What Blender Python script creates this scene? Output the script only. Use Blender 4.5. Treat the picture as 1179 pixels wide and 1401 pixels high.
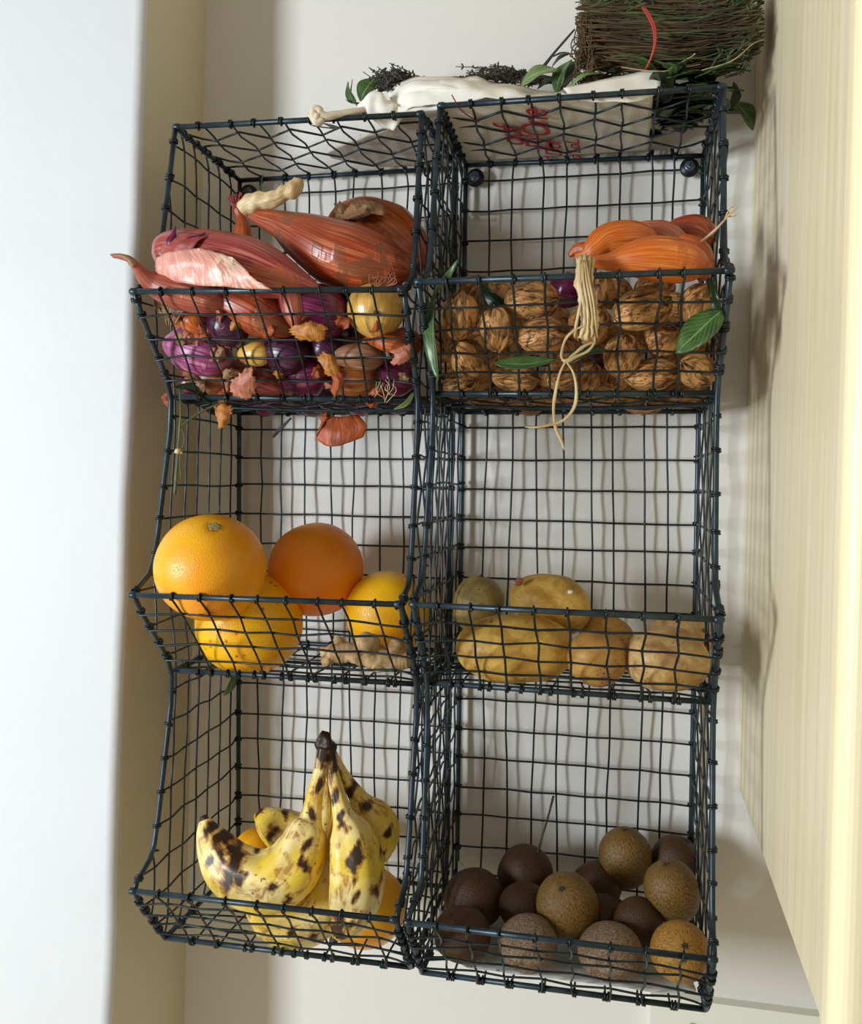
import bpy, math, random
import numpy as np
from mathutils import Vector, noise
R = random.Random(7)
PI = math.pi
scn = bpy.context.scene
for o in list(bpy.data.objects): bpy.data.objects.remove(o)
col = scn.collection

# ------------------------------------------------------------------ camera, world, lamps, exposure
CAM = np.array((.4708, -1.0416, .495))
CR = np.array((0.97840403, 0.20633206, 0.01235434))
CU = np.array((-0.01931317, 0.0317463, 0.99930935))
CF = np.array((-0.20579735, 0.9779669, -0.03504563))
FPX = 1209.55
cam_d = bpy.data.cameras.new('camera'); cam = bpy.data.objects.new('camera', cam_d); col.objects.link(cam)
cam_d.sensor_fit = 'HORIZONTAL'; cam_d.sensor_width = 36; cam_d.lens = FPX / 1179 * 36
cam_d.clip_start = .01
from mathutils import Matrix
cam.matrix_world = Matrix(((CR[0], CU[0], -CF[0], CAM[0]), (CR[1], CU[1], -CF[1], CAM[1]), (CR[2], CU[2], -CF[2], CAM[2]), (0, 0, 0, 1)))
scn.camera = cam
scn.view_settings.view_transform = 'Standard'
scn.view_settings.look = 'None'
scn.view_settings.gamma = 1
scn.view_settings.exposure = 0.07
scn.view_settings.use_curve_mapping = False
world = bpy.data.worlds.new('room_light'); scn.world = world; world.use_nodes = True
world.node_tree.nodes['Background'].inputs[0].default_value = (1, .92, .80, 1)
world.node_tree.nodes['Background'].inputs[1].default_value = .29
def area(name, loc, aim, sx, sy, power, colr):
    d = bpy.data.lights.new(name, 'AREA'); d.shape = 'RECTANGLE'; d.size = sx; d.size_y = sy
    d.energy = power; d.color = colr
    o = bpy.data.objects.new(name, d); col.objects.link(o); o.location = loc
    o.rotation_euler = (Vector(aim) - Vector(loc)).to_track_quat('-Z', 'Y').to_euler()
area('window_daylight', (-1.50, -1.95, .50), (.3, -.1, .4), .40, .78, 68, (.82, .91, 1.0))

# ------------------------------------------------------------------ helpers
def P(px, py, Y):            # the point of the plane y = Y that the photograph shows at (px, py)
    d = CF + (px - 589.5) / FPX * CR - (py - 700.5) / FPX * CU
    return CAM + d * (Y - CAM[1]) / d[1]
def mpp(p):                  # metres per photograph pixel at a point
    return float((np.asarray(p) - CAM) @ CF) / FPX
def rest(px, py, rpx, floor_z, squash=1.0):
    """y at which a ball seen at (px, py) with that radius stands on a floor at height floor_z"""
    best = None
    for i in range(200):
        Y = -.235 + i * .00118
        p = P(px, py, Y); e = abs(p[2] - rpx * mpp(p) * squash - floor_z - .0015)
        if best is None or e < best[0]: best = (e, Y)
    return best[1]

def cr(pts, n):              # Catmull-Rom through rows of an array, n steps per span
    p = np.asarray(pts, float)
    if len(p) < 3: 
        t = np.linspace(0, 1, n + 1)[:, None]; return p[0] * (1 - t) + p[-1] * t
    q = np.vstack([2 * p[0] - p[1], p, 2 * p[-1] - p[-2]]); out = []
    for i in range(1, len(q) - 2):
        a, b, c, d = q[i - 1], q[i], q[i + 1], q[i + 2]
        for k in range(n):
            t = k / n
            out.append(.5 * (2 * b + (c - a) * t + (2 * a - 5 * b + 4 * c - d) * t * t + (3 * b - a - 3 * c + d) * t ** 3))
    out.append(q[-2]); return np.array(out)

class MB:
    def __init__(s): s.v = []; s.f = []; s.uv = []; s.n = 0; s.attr = []
    def add(s, v, f, uv, at=None):
        v = np.asarray(v, float)
        s.v.append(v); s.f += [tuple(i + s.n for i in q) for q in f]; s.uv += uv
        s.attr.append(np.zeros(len(v)) if at is None else at); s.n += len(v)
    def tube(s, path, rad, seg=6, cap=True, up=(0, 1, .13), fn=None, at=None, phase=0.0):
        p = np.asarray(path, float); n = len(p)
        r = np.full(n, rad) if np.isscalar(rad) else np.asarray(rad, float)
        t = np.gradient(p, axis=0); t /= np.linalg.norm(t, axis=1)[:, None] + 1e-12
        u = np.asarray(up, float); u = u - t[0] * (u @ t[0])
        if np.linalg.norm(u) < 1e-3: u = np.cross(t[0], (1, 0, 0))
        u /= np.linalg.norm(u)
        L = np.concatenate([[0], np.cumsum(np.linalg.norm(np.diff(p, axis=0), axis=1))]); L /= L[-1] + 1e-12
        th = np.arange(seg) / seg * 2 * PI + phase
        V = []
        for i in range(n):
            u = u - t[i] * (u @ t[i]); u /= np.linalg.norm(u) + 1e-12
            w = np.cross(t[i], u)
            rr = np.full(seg, r[i]) if fn is None else r[i] * fn(th, L[i])
            V.append(p[i] + (np.cos(th) * rr)[:, None] * u + (np.sin(th) * rr)[:, None] * w)
        V = np.concatenate(V); F = []; UV = []
        for i in range(n - 1):
            for j in range(seg):
                k = (j + 1) % seg
                F.append((i * seg + j, i * seg + k, (i + 1) * seg + k, (i + 1) * seg + j))
                a, b = j / seg, (j + 1) / seg
                UV += [(a, L[i]), (b, L[i]), (b, L[i + 1]), (a, L[i + 1])]
        if cap:
            F.append(tuple(range(seg))[::-1]); UV += [(j / seg, 0) for j in range(seg)][::-1]
            F.append(tuple((n - 1) * seg + j for j in range(seg))); UV += [(j / seg, 1) for j in range(seg)]
        A = None
        if at is not None: A = at(V)
        s.add(V, F, UV, A)
    def box(s, a, b):
        x0, y0, z0 = a; x1, y1, z1 = b
        v = [(x0, y0, z0), (x1, y0, z0), (x1, y1, z0), (x0, y1, z0), (x0, y0, z1), (x1, y0, z1), (x1, y1, z1), (x0, y1, z1)]
        f = [(0, 3, 2, 1), (4, 5, 6, 7), (0, 1, 5, 4), (1, 2, 6, 5), (2, 3, 7, 6), (3, 0, 4, 7)]
        s.add(v, f, [(0, 0), (1, 0), (1, 1), (0, 1)] * 6)
    def sheet(s, g, th=.0004):      # a closed thin sheet over a grid of points g[i][j]
        g = np.asarray(g, float); m, n = g.shape[:2]
        du = np.gradient(g, axis=0); dv = np.gradient(g, axis=1); nn = np.cross(du, dv)
        nn /= np.linalg.norm(nn, axis=2)[..., None] + 1e-12
        V = np.concatenate([(g + nn * th / 2).reshape(-1, 3), (g - nn * th / 2).reshape(-1, 3)]); o = m * n; F = []; UV = []
        def uv(i, j): return (j / (n - 1), i / (m - 1))
        for i in range(m - 1):
            for j in range(n - 1):
                a, b, c, d = i * n + j, i * n + j + 1, (i + 1) * n + j + 1, (i + 1) * n + j
                q = [uv(i, j), uv(i, j + 1), uv(i + 1, j + 1), uv(i + 1, j)]
                F.append((a, b, c, d)); UV += q
                F.append((d + o, c + o, b + o, a + o)); UV += q[::-1]
        edge = [(0, j) for j in range(n)] + [(i, n - 1) for i in range(1, m)] + [(m - 1, j) for j in range(n - 2, -1, -1)] + [(i, 0) for i in range(m - 2, 0, -1)]
        for k in range(len(edge)):
            a = edge[k]; b = edge[(k + 1) % len(edge)]; ia = a[0] * n + a[1]; ib = b[0] * n + b[1]
            F.append((ib, ia, ia + o, ib + o)); UV += [uv(*b), uv(*a), uv(*a), uv(*b)]
        s.add(V, F, UV)
    def mesh(s, name, smooth=True, off=(0, 0, 0)):
        V = np.concatenate(s.v) - np.asarray(off)
        me = bpy.data.meshes.new(name); me.from_pydata(V.tolist(), [], s.f)
        l = me.uv_layers.new(name='UVMap'); l.data.foreach_set('uv', np.asarray(s.uv, np.float32).ravel())
        A = np.concatenate(s.attr)
        if A.any():
            a = me.attributes.new('spot', 'FLOAT', 'POINT'); a.data.foreach_set('value', A.astype(np.float32))
        if smooth: me.polygons.foreach_set('use_smooth', [True] * len(me.polygons))
        me.update(); return me
    def build(s, name, mat, parent=None, smooth=True, off=None):
        """link as one object; vertices are stored relative to the thing's origin"""
        if off is None:
            if parent is None: V = np.concatenate(s.v); off = np.array([(V[:, 0].min() + V[:, 0].max()) / 2, (V[:, 1].min() + V[:, 1].max()) / 2, V[:, 2].min()])
            else: off = np.array(parent['org'])
        me = s.mesh(name, smooth, off); me.materials.append(mat)
        o = bpy.data.objects.new(name, me); col.objects.link(o)
        o['org'] = [float(x) for x in off]
        if parent is None: o.location = off
        else: o.parent = parent
        return o
def empty(name, loc):
    o = bpy.data.objects.new(name, None); col.objects.link(o); o.location = loc; o.empty_display_size = .02
    o['org'] = [float(x) for x in loc]; return o
def tag(o, label=None, cat=None, group=None, kind=None):
    if label: o['label'] = label
    if cat: o['category'] = cat
    if group: o['group'] = group
    if kind: o['kind'] = kind
    return o

# ------------------------------------------------------------------ materials
def srgb(r, g, b):
    f = lambda c: (c / 255) / 12.92 if c <= 10 else ((c / 255 + .055) / 1.055) ** 2.4
    return (f(r), f(g), f(b), 1)
class NT:
    def __init__(s, name):
        s.m = bpy.data.materials.new(name); s.m.use_nodes = True; s.t = s.m.node_tree; s.b = s.t.nodes['Principled BSDF']
    def n(s, typ, **kw):
        x = s.t.nodes.new(typ)
        for k, v in kw.items():
            if hasattr(x, k): setattr(x, k, v)
        return x
    def l(s, a, b): s.t.links.new(a, b)
    def coord(s, kind='Object', scale=(1, 1, 1)):
        c = s.n('ShaderNodeTexCoord'); mp = s.n('ShaderNodeMapping'); mp.inputs['Scale'].default_value = scale
        s.l(c.outputs[kind], mp.inputs['Vector']); return mp.outputs[0]
    def noise(s, vec, scale, detail=3, rough=.55, dist=0):
        x = s.n('ShaderNodeTexNoise'); x.inputs['Scale'].default_value = scale; x.inputs['Detail'].default_value = detail
        x.inputs['Roughness'].default_value = rough; x.inputs['Distortion'].default_value = dist; s.l(vec, x.inputs['Vector']); return x.outputs['Fac']
    def voro(s, vec, scale, feat='F1'):
        x = s.n('ShaderNodeTexVoronoi', feature=feat); x.inputs['Scale'].default_value = scale; s.l(vec, x.inputs['Vector']); return x.outputs['Distance']
    def ramp(s, fac, *stops):
        x = s.n('ShaderNodeValToRGB'); e = x.color_ramp.elements
        while len(e) < len(stops): e.new(.5)
        for i, (p, c) in enumerate(stops):
            e[i].position = p; e[i].color = c if isinstance(c, tuple) else (c, c, c, 1)
        s.l(fac, x.inputs[0]); return x.outputs[0]
    def mix(s, fac, a, b):
        x = s.n('ShaderNodeMix'); x.data_type = 'RGBA'
        for sock, val in ((x.inputs[0], fac), (x.inputs[6], a), (x.inputs[7], b)):
            if isinstance(val, (int, float, tuple)): sock.default_value = val
            else: s.l(val, sock)
        return x.outputs[2]
    def math(s, op, a, b=0.0):
        x = s.n('ShaderNodeMath', operation=op)
        for i, val in enumerate((a, b)):
            if isinstance(val, (int, float)): x.inputs[i].default_value = val
            else: s.l(val, x.inputs[i])
        return x.outputs[0]
    def bump(s, h, strength=.3, dist=.001):
        x = s.n('ShaderNodeBump'); x.inputs['Strength'].default_value = strength; x.inputs['Distance'].default_value = dist
        s.l(h, x.inputs['Height']); s.l(x.outputs[0], s.b.inputs['Normal'])
    def done(s, colr, rough=.5, sss=0, spec=.5, sheen=0):
        if isinstance(colr, tuple): s.b.inputs['Base Color'].default_value = colr
        else: s.l(colr, s.b.inputs['Base Color'])
        if isinstance(rough, (int, float)): s.b.inputs['Roughness'].default_value = rough
        else: s.l(rough, s.b.inputs['Roughness'])
        s.b.inputs['Specular IOR Level'].default_value = spec
        if sheen: s.b.inputs['Sheen Weight'].default_value = sheen; s.b.inputs['Sheen Roughness'].default_value = .5
        return s.m

def plaster(name, c, c2, bump=.25):
    m = NT(name); v = m.coord('Object')
    f = m.noise(v, 2.2, 3); f2 = m.noise(v, 60, 5)
    m.bump(m.math('ADD', m.math('MULTIPLY', m.noise(v, 9, 3), 2.0), f2), bump, .0016)
    return m.done(m.mix(m.ramp(f, (.35, 0.), (.7, 1.)), c, c2), .62, spec=.3)
MAT_WALL = plaster('wall_plaster', srgb(226, 221, 212), srgb(222, 219, 212))
MAT_WALL_L = plaster('wall_left_plaster', srgb(216, 217, 216), srgb(211, 213, 212), .3)
def wood():
    m = NT('cupboard_pale_wood'); v = m.coord('Object', (1, 30, .9))
    f = m.noise(v, 3.5, 4, .6); g = m.noise(m.coord('Object', (1, 90, 1.2)), 4, 3)
    c = m.mix(m.ramp(f, (.3, 0.), (.72, 1.)), srgb(222, 205, 165), srgb(238, 226, 194))
    c = m.mix(m.ramp(g, (.55, 0.), (.8, .35)), c, srgb(208, 190, 148))
    return m.done(c, .42, spec=.4)
MAT_WOOD = wood()
MAT_DOOR = NT('cupboard_cream_paint').done(srgb(240, 226, 184), .4)
MAT_CREAM = NT('cream_painted_board').done(srgb(226, 226, 210), .5)
def metal(name, a, b, rough=.38):
    m = NT(name); v = m.coord('Object')
    f = m.noise(v, 55, 4)
    m.b.inputs['Metallic'].default_value = .55
    m.bump(m.noise(v, 300, 3), .15, .0004)
    return m.done(m.mix(m.ramp(f, (.35, 0.), (.7, 1.)), a, b), rough)
MAT_ROD = metal('dark_grey_enamelled_rod', srgb(38, 50, 58), srgb(58, 72, 80))
MAT_WIRE = metal('dark_zinc_wire', srgb(26, 32, 36), srgb(52, 60, 60), .36)
MAT_BRACKET = metal('black_steel', srgb(26, 30, 34), srgb(38, 44, 48), .4)
MAT_SCREW = metal('screw_steel', srgb(70, 80, 90), srgb(110, 120, 130), .3)

# ------------------------------------------------------------------ the setting
WALL_Y = .010
X0N = -.060          # niche side wall
b = MB(); b.box((-.40, WALL_Y, -.9), (1.5, WALL_Y + .08, 2.2)); tag(b.build('wall_back', MAT_WALL, smooth=False), kind='structure')
# projecting wall on the left, its outer edge rounded, running the full height
b = MB(); rr = .012; prof = [(X0N, WALL_Y)]
yf = -.150
for k in range(9):
    a = PI / 2 * k / 8; prof.append((X0N - rr + rr * math.cos(a), yf + rr - rr * math.sin(a)))
prof += [(X0N - rr - .003, yf), (X0N - rr - .03, yf), (-1.6, yf), (-1.6, WALL_Y)]
nz = 60; V = []; F = []
for i in range(nz):
    z = -.9 + 3.1 * i / (nz - 1)
    lean = (z - .5) * .020
    for (x, y) in prof:
        w = .0018 * noise.noise(Vector((z * 9, y * 3, 2))) if x > -.5 and y < 0 else 0
        V.append((x + w + (lean if x > -1 else 0), y + w + ((z - .5) * .030 if y < 0 else 0), z))
n = len(prof)
for i in range(nz - 1):
    for j in range(n):
        k = (j + 1) % n; F.append((i * n + j, i * n + k, (i + 1) * n + k, (i + 1) * n + j))
b.add(V, F, [(0, 0)] * (4 * len(F)))
o = b.build('wall_left', MAT_WALL_L); tag(o, kind='structure')
o.data.materials.append(plaster('niche_shade_plaster', srgb(214, 202, 172), srgb(206, 194, 166), .3))  # same plaster as the rest; the niche's warm shade is put into this colour
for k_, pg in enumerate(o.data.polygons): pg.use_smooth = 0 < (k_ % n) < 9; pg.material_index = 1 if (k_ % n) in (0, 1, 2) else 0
b = MB(); b.box((-1.6, -3.5, -.93), (1.8, WALL_Y + .08, -.9)); tag(b.build('floor', MAT_WOOD, smooth=False), kind='structure')

# cupboard on the right: side panel, front stile and door seen edge on
cup = empty('wall_cupboard', (.8, -.2, .14)); tag(cup, 'tall pale wooden wall cupboard filling the right edge of the picture', 'cupboard')
def hexa(b, pts):
    b.add(pts, [(0, 3, 2, 1), (4, 5, 6, 7), (0, 1, 5, 4), (1, 2, 6, 5), (2, 3, 7, 6), (3, 0, 4, 7)], [(0, 0), (1, 0), (1, 1), (0, 1)] * 6)
def cupbox(y0, y1, xl, xr, z1=1.6, dz=0):
    zb = lambda y: .152 + (y / .42) * .016 + dz
    b = MB(); hexa(b, [(xl, y0, zb(y0)), (xr, y0, zb(y0)), (xr, y1, zb(y1)), (xl, y1, zb(y1)), (xl, y0, z1), (xr, y0, z1), (xr, y1, z1), (xl, y1, z1)])
    return b
cupbox(-.416, .0095, .612, .630).build('side_panel', MAT_WOOD, cup, smooth=False)
cupbox(-.416, .0095, .632, 1.15, dz=.004).build('carcass', MAT_WOOD, cup, smooth=False)
cupbox(-.440, -.4165, .6105, 1.15).build('front_frame', MAT_WOOD, cup, smooth=False)
b = MB(); V = []; F = []; prof = []
for k in range(7):
    a = PI / 2 * k / 6; prof.append((.614 - .010 * math.sin(a), -.442 - .010 + .010 * math.cos(a)))
for k in range(9):
    a = PI / 2 * k / 8; prof.append((.619 - .015 * math.cos(a), -.462 - .014 * math.sin(a)))
prof += [(1.15, -.476), (1.15, -.442)]
n = len(prof)
for z in (.135, 1.6):
    V += [(x, y, z) for x, y in prof]
F = [(j, (j + 1) % n, n + (j + 1) % n, n + j) for j in range(n)] + [tuple(range(n))[::-1], tuple(range(n, 2 * n))]
b.add(V, F, [(0, 0)] * (4 * n + 2 * n)); b.build('door', MAT_DOOR, cup, smooth=False)

# painted panelling low on the wall at the bottom right
pan = empty('painted_panelling', (.75, .0, -.3)); tag(pan, 'cream painted framed panelling low on the wall under the right basket', 'panelling')
b = MB(); b.box((.520, -.004, -.60), (.565, .0096, -.098)); b.box((.565, -.004, -.124), (1.1, .0096, -.098)); b.build('frame', MAT_CREAM, pan, smooth=False)
b = MB(); b.box((.5652, .003, -.60), (1.1, .0096, -.1255)); b.build('panel', MAT_CREAM, pan, smooth=False)

# ------------------------------------------------------------------ wire racks
ROD = .0028; WR = .00115
D0 = dict(top=.1697, fl=.1859, bend=.213, rim=.2562)
NODES = {
 'L': dict(top=((240, 174), (577, 156)), tb=((328, 247), (572, 238)), rim1=((181, 399), (551, 396)), fl1=((238, 543), (573, 547)),
           bend2=((210, 779), (561, 796)), rim2=((180, 814), (547, 827)), fl2=((239, 917), (572, 936)),
           bend3=((211, 1165), (556, 1203)), rim3=((180, 1219), (541, 1259)), fl3=((226, 1283), (561, 1323))),
 'R': dict(top=((602, 145), (989, 119)), tb=((637, 226), (962, 213)), rim1=((571, 386), (1000, 370)), fl1=((594, 539), (980, 538)),
           bend2=((579, 790), (978, 801)), rim2=((564, 827), (986, 848)), fl2=((586, 934), (975, 961)),
           bend3=((577, 1207), (974, 1257)), rim3=((556, 1262), (977, 1313)), fl3=((577, 1330), (965, 1381)))}
BACK_X = {'L': (.0065, .2765), 'R': (.290, .5609)}
FZ = {1: .577, 2: .291, 3: .003}
FRONT_PX = {   # x of the upright wires where they hang on each rim
 'L1': (219, 262, 308, 348, 389, 438, 475, 511), 'L2': (237, 275, 316, 353, 390, 436, 469, 514), 'L3': (218, 258, 309, 350, 387, 428, 466, 507),
 'R1': (611, 656, 701, 746, 793, 848, 903, 937), 'R2': (599, 642, 682, 731, 777, 830, 881, 929), 'R3': (597, 638, 681, 733, 780, 834, 883, 934)}

def wrap(E, t, N, out, turns, rod=ROD, pitch=.0021, sgn=1):
    """helix that starts on the N side of the rod at E and goes round it, outwards first"""
    t = t / np.linalg.norm(t); rad = rod + WR * .9; k = max(4, int(8 * turns)); pts = []
    out = out - t * (out @ t); out /= np.linalg.norm(out); N = N - t * (N @ t) - out * (N @ out); N /= np.linalg.norm(N)
    for i in range(k + 1):
        a = 2 * PI * turns * i / k
        pts.append(E + rad * (math.cos(a) * N + math.sin(a) * out) + sgn * t * pitch * a / (2 * PI))
    return pts
def wire_mesh(pts_mid, E0, t0, E1, t1, N, turns=(1.2, 1.2)):
    """a wire through pts_mid whose two ends are bound round the rods at E0 and E1"""
    b = MB()
    m = np.asarray(pts_mid); d0 = E0 - m[0]; d1 = E1 - m[-1]
    s0 = R.choice((-1, 1)); s1 = R.choice((-1, 1))
    a = wrap(E0, t0, N, d0, turns[0], sgn=s0)[::-1]; c = wrap(E1, t1, N, d1, turns[1], sgn=s1)
    mid = cr(np.vstack([a[-1][None], m, c[0][None]]), 2)
    path = np.vstack([np.array(a[:-1]), mid, np.array(c[1:])])
    b.tube(path, WR, 6, up=N)
    return b
def lerp(a, b, t): return a * (1 - t) + b * t

def make_rack(S):
    nd = {}
    for k, (pl, pr) in NODES[S].items():
        Y = -.003 if k == 'tb' else -D0['rim' if k.startswith('rim') else 'bend' if k.startswith('bend') else 'fl' if k.startswith('fl') else 'top']
        nd[k] = (P(*pl, Y), P(*pr, Y))
    # the top basket's own bend, alike the other two
    nd['bend1'] = tuple(np.array([lerp(nd['top'][i][0], nd['rim1'][i][0], .62 if S == 'L' else .3), -.209, nd['rim1'][i][2] + .020]) for i in (0, 1))
    xb = BACK_X[S]
    if S == 'L': nd['tb'] = (nd['tb'][0], np.array([xb[1], -.003, nd['tb'][0][2] - .001]))
    order = ['top', 'bend1', 'rim1', 'fl1', 'bend2', 'rim2', 'fl2', 'bend3', 'rim3', 'fl3']
    root = empty('wire_rack', ((xb[0] + xb[1]) / 2, -.1, FZ[3]))
    tag(root, ('dark wire three-tier hanging rack on the left holding onions, citrus and bananas' if S == 'L' else
               'dark wire three-tier hanging rack on the right holding walnuts, potatoes and kiwis'), 'wire rack', 'wire wall racks hung side by side')
    ztop = [nd['tb'][0][2], nd['tb'][1][2]]
    yb = -.003
    def backp(x, z): return np.array([x, yb, z])
    def bx(side, z): return lerp(xb[side], nd['tb'][side][0], max(0, min(1, z / .86)))
    # --- back frame: two posts, top bar and one bar behind each basket floor
    b = MB()
    for s in (0, 1): b.tube([backp(bx(s, z), z) for z in np.linspace(FZ[3] - .001, ztop[s], 8)], ROD, 10)
    b.tube([nd['tb'][0], nd['tb'][1]], ROD, 10)
    for k in (1, 2, 3): b.tube([backp(bx(0, 0), FZ[k]), backp(bx(1, 0), FZ[k])], ROD, 10)
    back = b.build('back_frame', MAT_ROD, root)
    zs = []
    for hi, lo in ((ztop[0], FZ[1]), (FZ[1], FZ[2]), (FZ[2], FZ[3])):
        m = 8
        zs += [lo + (hi - lo) * (i + .55 + R.uniform(-.06, .06)) / (m + .1) for i in range(m)][::-1]
    xs = [(i + 1) / 9 + R.uniform(-.012, .012) for i in range(8)]
    N = np.array((0, -1., 0))
    ph = [R.uniform(0, 6) for _ in xs]
    def jit(a): return R.uniform(-a, a)
    vx = {}
    for i, u in enumerate(xs):
        pts = []
        for j, z in enumerate(zs):
            x = lerp(bx(0, z), bx(1, z), u) + .0022 * math.sin(ph[i] + j * .45) + jit(.0006); vx[i, j] = x
            pts.append((x, yb + (-1) ** (i + j) * WR, z))
        x0 = lerp(bx(0, .86), bx(1, .86), u)
        wire_mesh(pts, np.array([x0, yb, ztop[0]]), np.array((1., 0, 0)), np.array([pts[-1][0], yb, FZ[3]]), np.array((1., 0, 0)), N).build('wire', MAT_WIRE, back)
    for j, z in enumerate(zs):
        dz = jit(.0012)
        pts = [(vx[i, j], yb - (-1) ** (i + j) * WR, z + dz * (i / 7) + jit(.0005)) for i in range(8)]
        wire_mesh(pts, backp(bx(0, z), z), np.array((0, 0, 1.)), backp(bx(1, z), z + dz), np.array((0, 0, 1.)), N).build('wire', MAT_WIRE, back)
    # --- brackets
    for s, (px, py) in enumerate(((650, 243), (943, 229)) if S == 'R' else ((340, 264),)):
        c = P(px, py, -.0035); b = MB()
        b.tube([c + (0, .0025, 0), c, c - (0, .002, 0)], [.0105, .0105, .0098], 24)
        pl = b.build('fixing_washer', MAT_BRACKET, back)
        b = MB(); b.tube([c - (0, .002, 0), c - (0, .0038, 0), c - (0, .0048, 0)], [.0062, .006, .0035], 20)
        for a in (0, 1): b.box(c - (.0042 if a else .0008, .0054, .0008 if a else .0042), c + (.0042 if a else .0008, -.0045, .0008 if a else .0042))
        b.build('fixing_screw', MAT_SCREW, back)
    # --- side frames
    for s in (0, 1):
        F_ = [nd[k][s] for k in order]
        b = MB(); path = []
        for i in range(len(F_) - 1):
            a, c = F_[i], F_[i + 1]
            for t in np.linspace(0, 1, 6)[:-1]: path.append(lerp(a, c, t))
        path.append(F_[-1]); path = np.array(path)
        sm = path.copy(); sm[1:-1] = (path[:-2] + path[1:-1] * 2 + path[2:]) / 4
        b.tube(sm, ROD, 10)
        for k in ('rim1', 'rim2', 'rim3', 'top'):        # welded corner collars
            p = nd[k][s]; v_ = (nd[k][1 - s] - p); v_ /= np.linalg.norm(v_)
            b.tube([p - v_ * .0032, p - v_ * .001, p + v_ * .003, p + v_ * .006], [.0016, .0037, .0037, .0028], 10)
        tbp = nd['tb'][s]
        b.tube([nd['top'][s], tbp], ROD, 8)
        for k in (1, 2, 3): b.tube([nd['fl%d' % k][s], backp(bx(s, 0), FZ[k])], ROD, 8)
        side = b.build('side_frame', MAT_ROD, root)
        zf = np.array([p[2] for p in F_]); yf_ = np.array([p[1] for p in F_]); xf = np.array([p[0] for p in F_])
        fy = lambda z: float(np.interp(-z, -zf, yf_)); fx = lambda z: float(np.interp(-z, -zf, xf))
        def sp(y, z):
            y1 = fy(z); t = (y - yb) / (y1 - yb); return np.array([lerp(bx(s, z), fx(z), t), y, z])
        Nx = np.array((-1. if s == 0 else 1., 0, 0)); sg = Nx[0]
        # horizontals
        ys = [-.030 * (i + 1) + R.uniform(-.002, .002) for i in range(8)]
        hz = []
        for hi, lo in ((F_[0][2], F_[3][2]), (F_[3][2], F_[6][2]), (F_[6][2], F_[9][2])):
            hz += [lo + (hi - lo) * (i + .55 + R.uniform(-.08, .08)) / 8.1 for i in range(8)][::-1]
        hz = [z for z in hz]
        off = {(i, j): R.uniform(-.0016, .0016) + (.0026 if (i + j) % 2 else -.0026) for i in range(8) for j in range(24)}
        for j, z in enumerate(hz):
            y1 = fy(z); pts = []
            for i, y in enumerate(ys):
                if y > y1 + .008: p = sp(y, z) + (sg * WR * (-1) ** (i + j), 0, R.uniform(-.0012, .0012)); pts.append(p)
            tz = fy(z - .006) - fy(z + .006)
            tdir = np.array([0, fy(z + .004) - fy(z - .004), .008])
            wire_mesh(pts, backp(bx(s, z), z), np.array((0, 0, 1.)), sp(y1, z), tdir, Nx, (1.2, 1.6)).build('wire', MAT_WIRE, side)
        for i, y in enumerate(ys):
            # spans of z in which the side panel reaches out to this y
            zz = np.linspace(F_[0][2], F_[-1][2], 1200); ok = np.array([fy(z) <= y - .001 for z in zz]); k = 0
            while k < len(zz):
                if ok[k]:
                    e = k
                    while e + 1 < len(zz) and ok[e + 1]: e += 1
                    za, zb_ = zz[k], zz[e]
                    if za - zb_ > .02:
                        pts = [sp(y + off[i, j], z) + (-sg * WR * (-1) ** (i + j), 0, 0) for j, z in enumerate(hz) if zb_ + .005 < z < za - .005]
                        if pts:
                            def tang(z):
                                if z > F_[0][2] - .003 or z < F_[-1][2] + .003: return np.array((0, 1., 0))
                                return np.array([0, fy(z + .003) - fy(z - .003), .006])
                            wire_mesh(pts, sp(y, za), tang(za), sp(y, zb_), tang(zb_), Nx, (1.3, 1.3)).build('wire', MAT_WIRE, side)
                    k = e + 1
                else: k += 1
    # --- top panel
    b = MB(); tp = nd['top']; tbb = nd['tb']; b.tube(tp, ROD, 10); top = b.build('top_frame', MAT_ROD, root)
    Nz = np.array((0, 0, 1.)); ax = np.array((1., 0, 0))
    def tpt(u, v): return lerp(lerp(tp[0], tp[1], u), lerp(tbb[0], tbb[1], u), v)
    us = [(i + 1) / 9 + R.uniform(-.01, .01) for i in range(8)]; vs = [.19, .39, .59, .79]
    for i, u in enumerate(us):
        pts = [tpt(u + .004 * (-1) ** (i + j), v) + (0, 0, WR * (-1) ** (i + j)) for j, v in enumerate(vs)]
        wire_mesh(pts, tpt(u, 0), ax, tpt(u, 1), ax, Nz, (1.4, 1.2)).build('wire', MAT_WIRE, top)
    for j, v in enumerate(vs):
        pts = [tpt(u, v + .045 * (-1) ** (i + j)) - (0, 0, WR * (-1) ** (i + j)) for i, u in enumerate(us)]
        sd = nd['top'][0] - nd['tb'][0]
        wire_mesh(pts, tpt(0, v), sd, tpt(1, v), sd, Nz, (1.4, 1.4)).build('wire', MAT_WIRE, top)
    # --- basket fronts and floors
    for k in (1, 2, 3):
        rm = nd['rim%d' % k]; fl = nd['fl%d' % k]
        b = MB(); b.tube(rm, ROD, 12); b.tube(fl, ROD, 12); fr = b.build('basket_front', MAT_ROD, root)
        def fp(u, v): return lerp(lerp(rm[0], rm[1], u), lerp(fl[0], fl[1], u), v)
        nrm = np.cross(rm[1] - rm[0], fl[0] - rm[0]); nrm /= np.linalg.norm(nrm)
        if nrm[1] > 0: nrm = -nrm
        x0, x1 = NODES[S]['rim%d' % k][0][0], NODES[S]['rim%d' % k][1][0]
        pa, pb = rm; za, zb2 = (pa - CAM) @ CF, (pb - CAM) @ CF
        us = []
        for px in FRONT_PX['%s%d' % (S, k)]:
            f = (px - x0) / (x1 - x0); us.append(f * za / (f * za + (1 - f) * zb2))
        vs = [.22, .42, .62, .82]
        sdx = fl[0] - rm[0]; sdy = fl[1] - rm[1]
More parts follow.
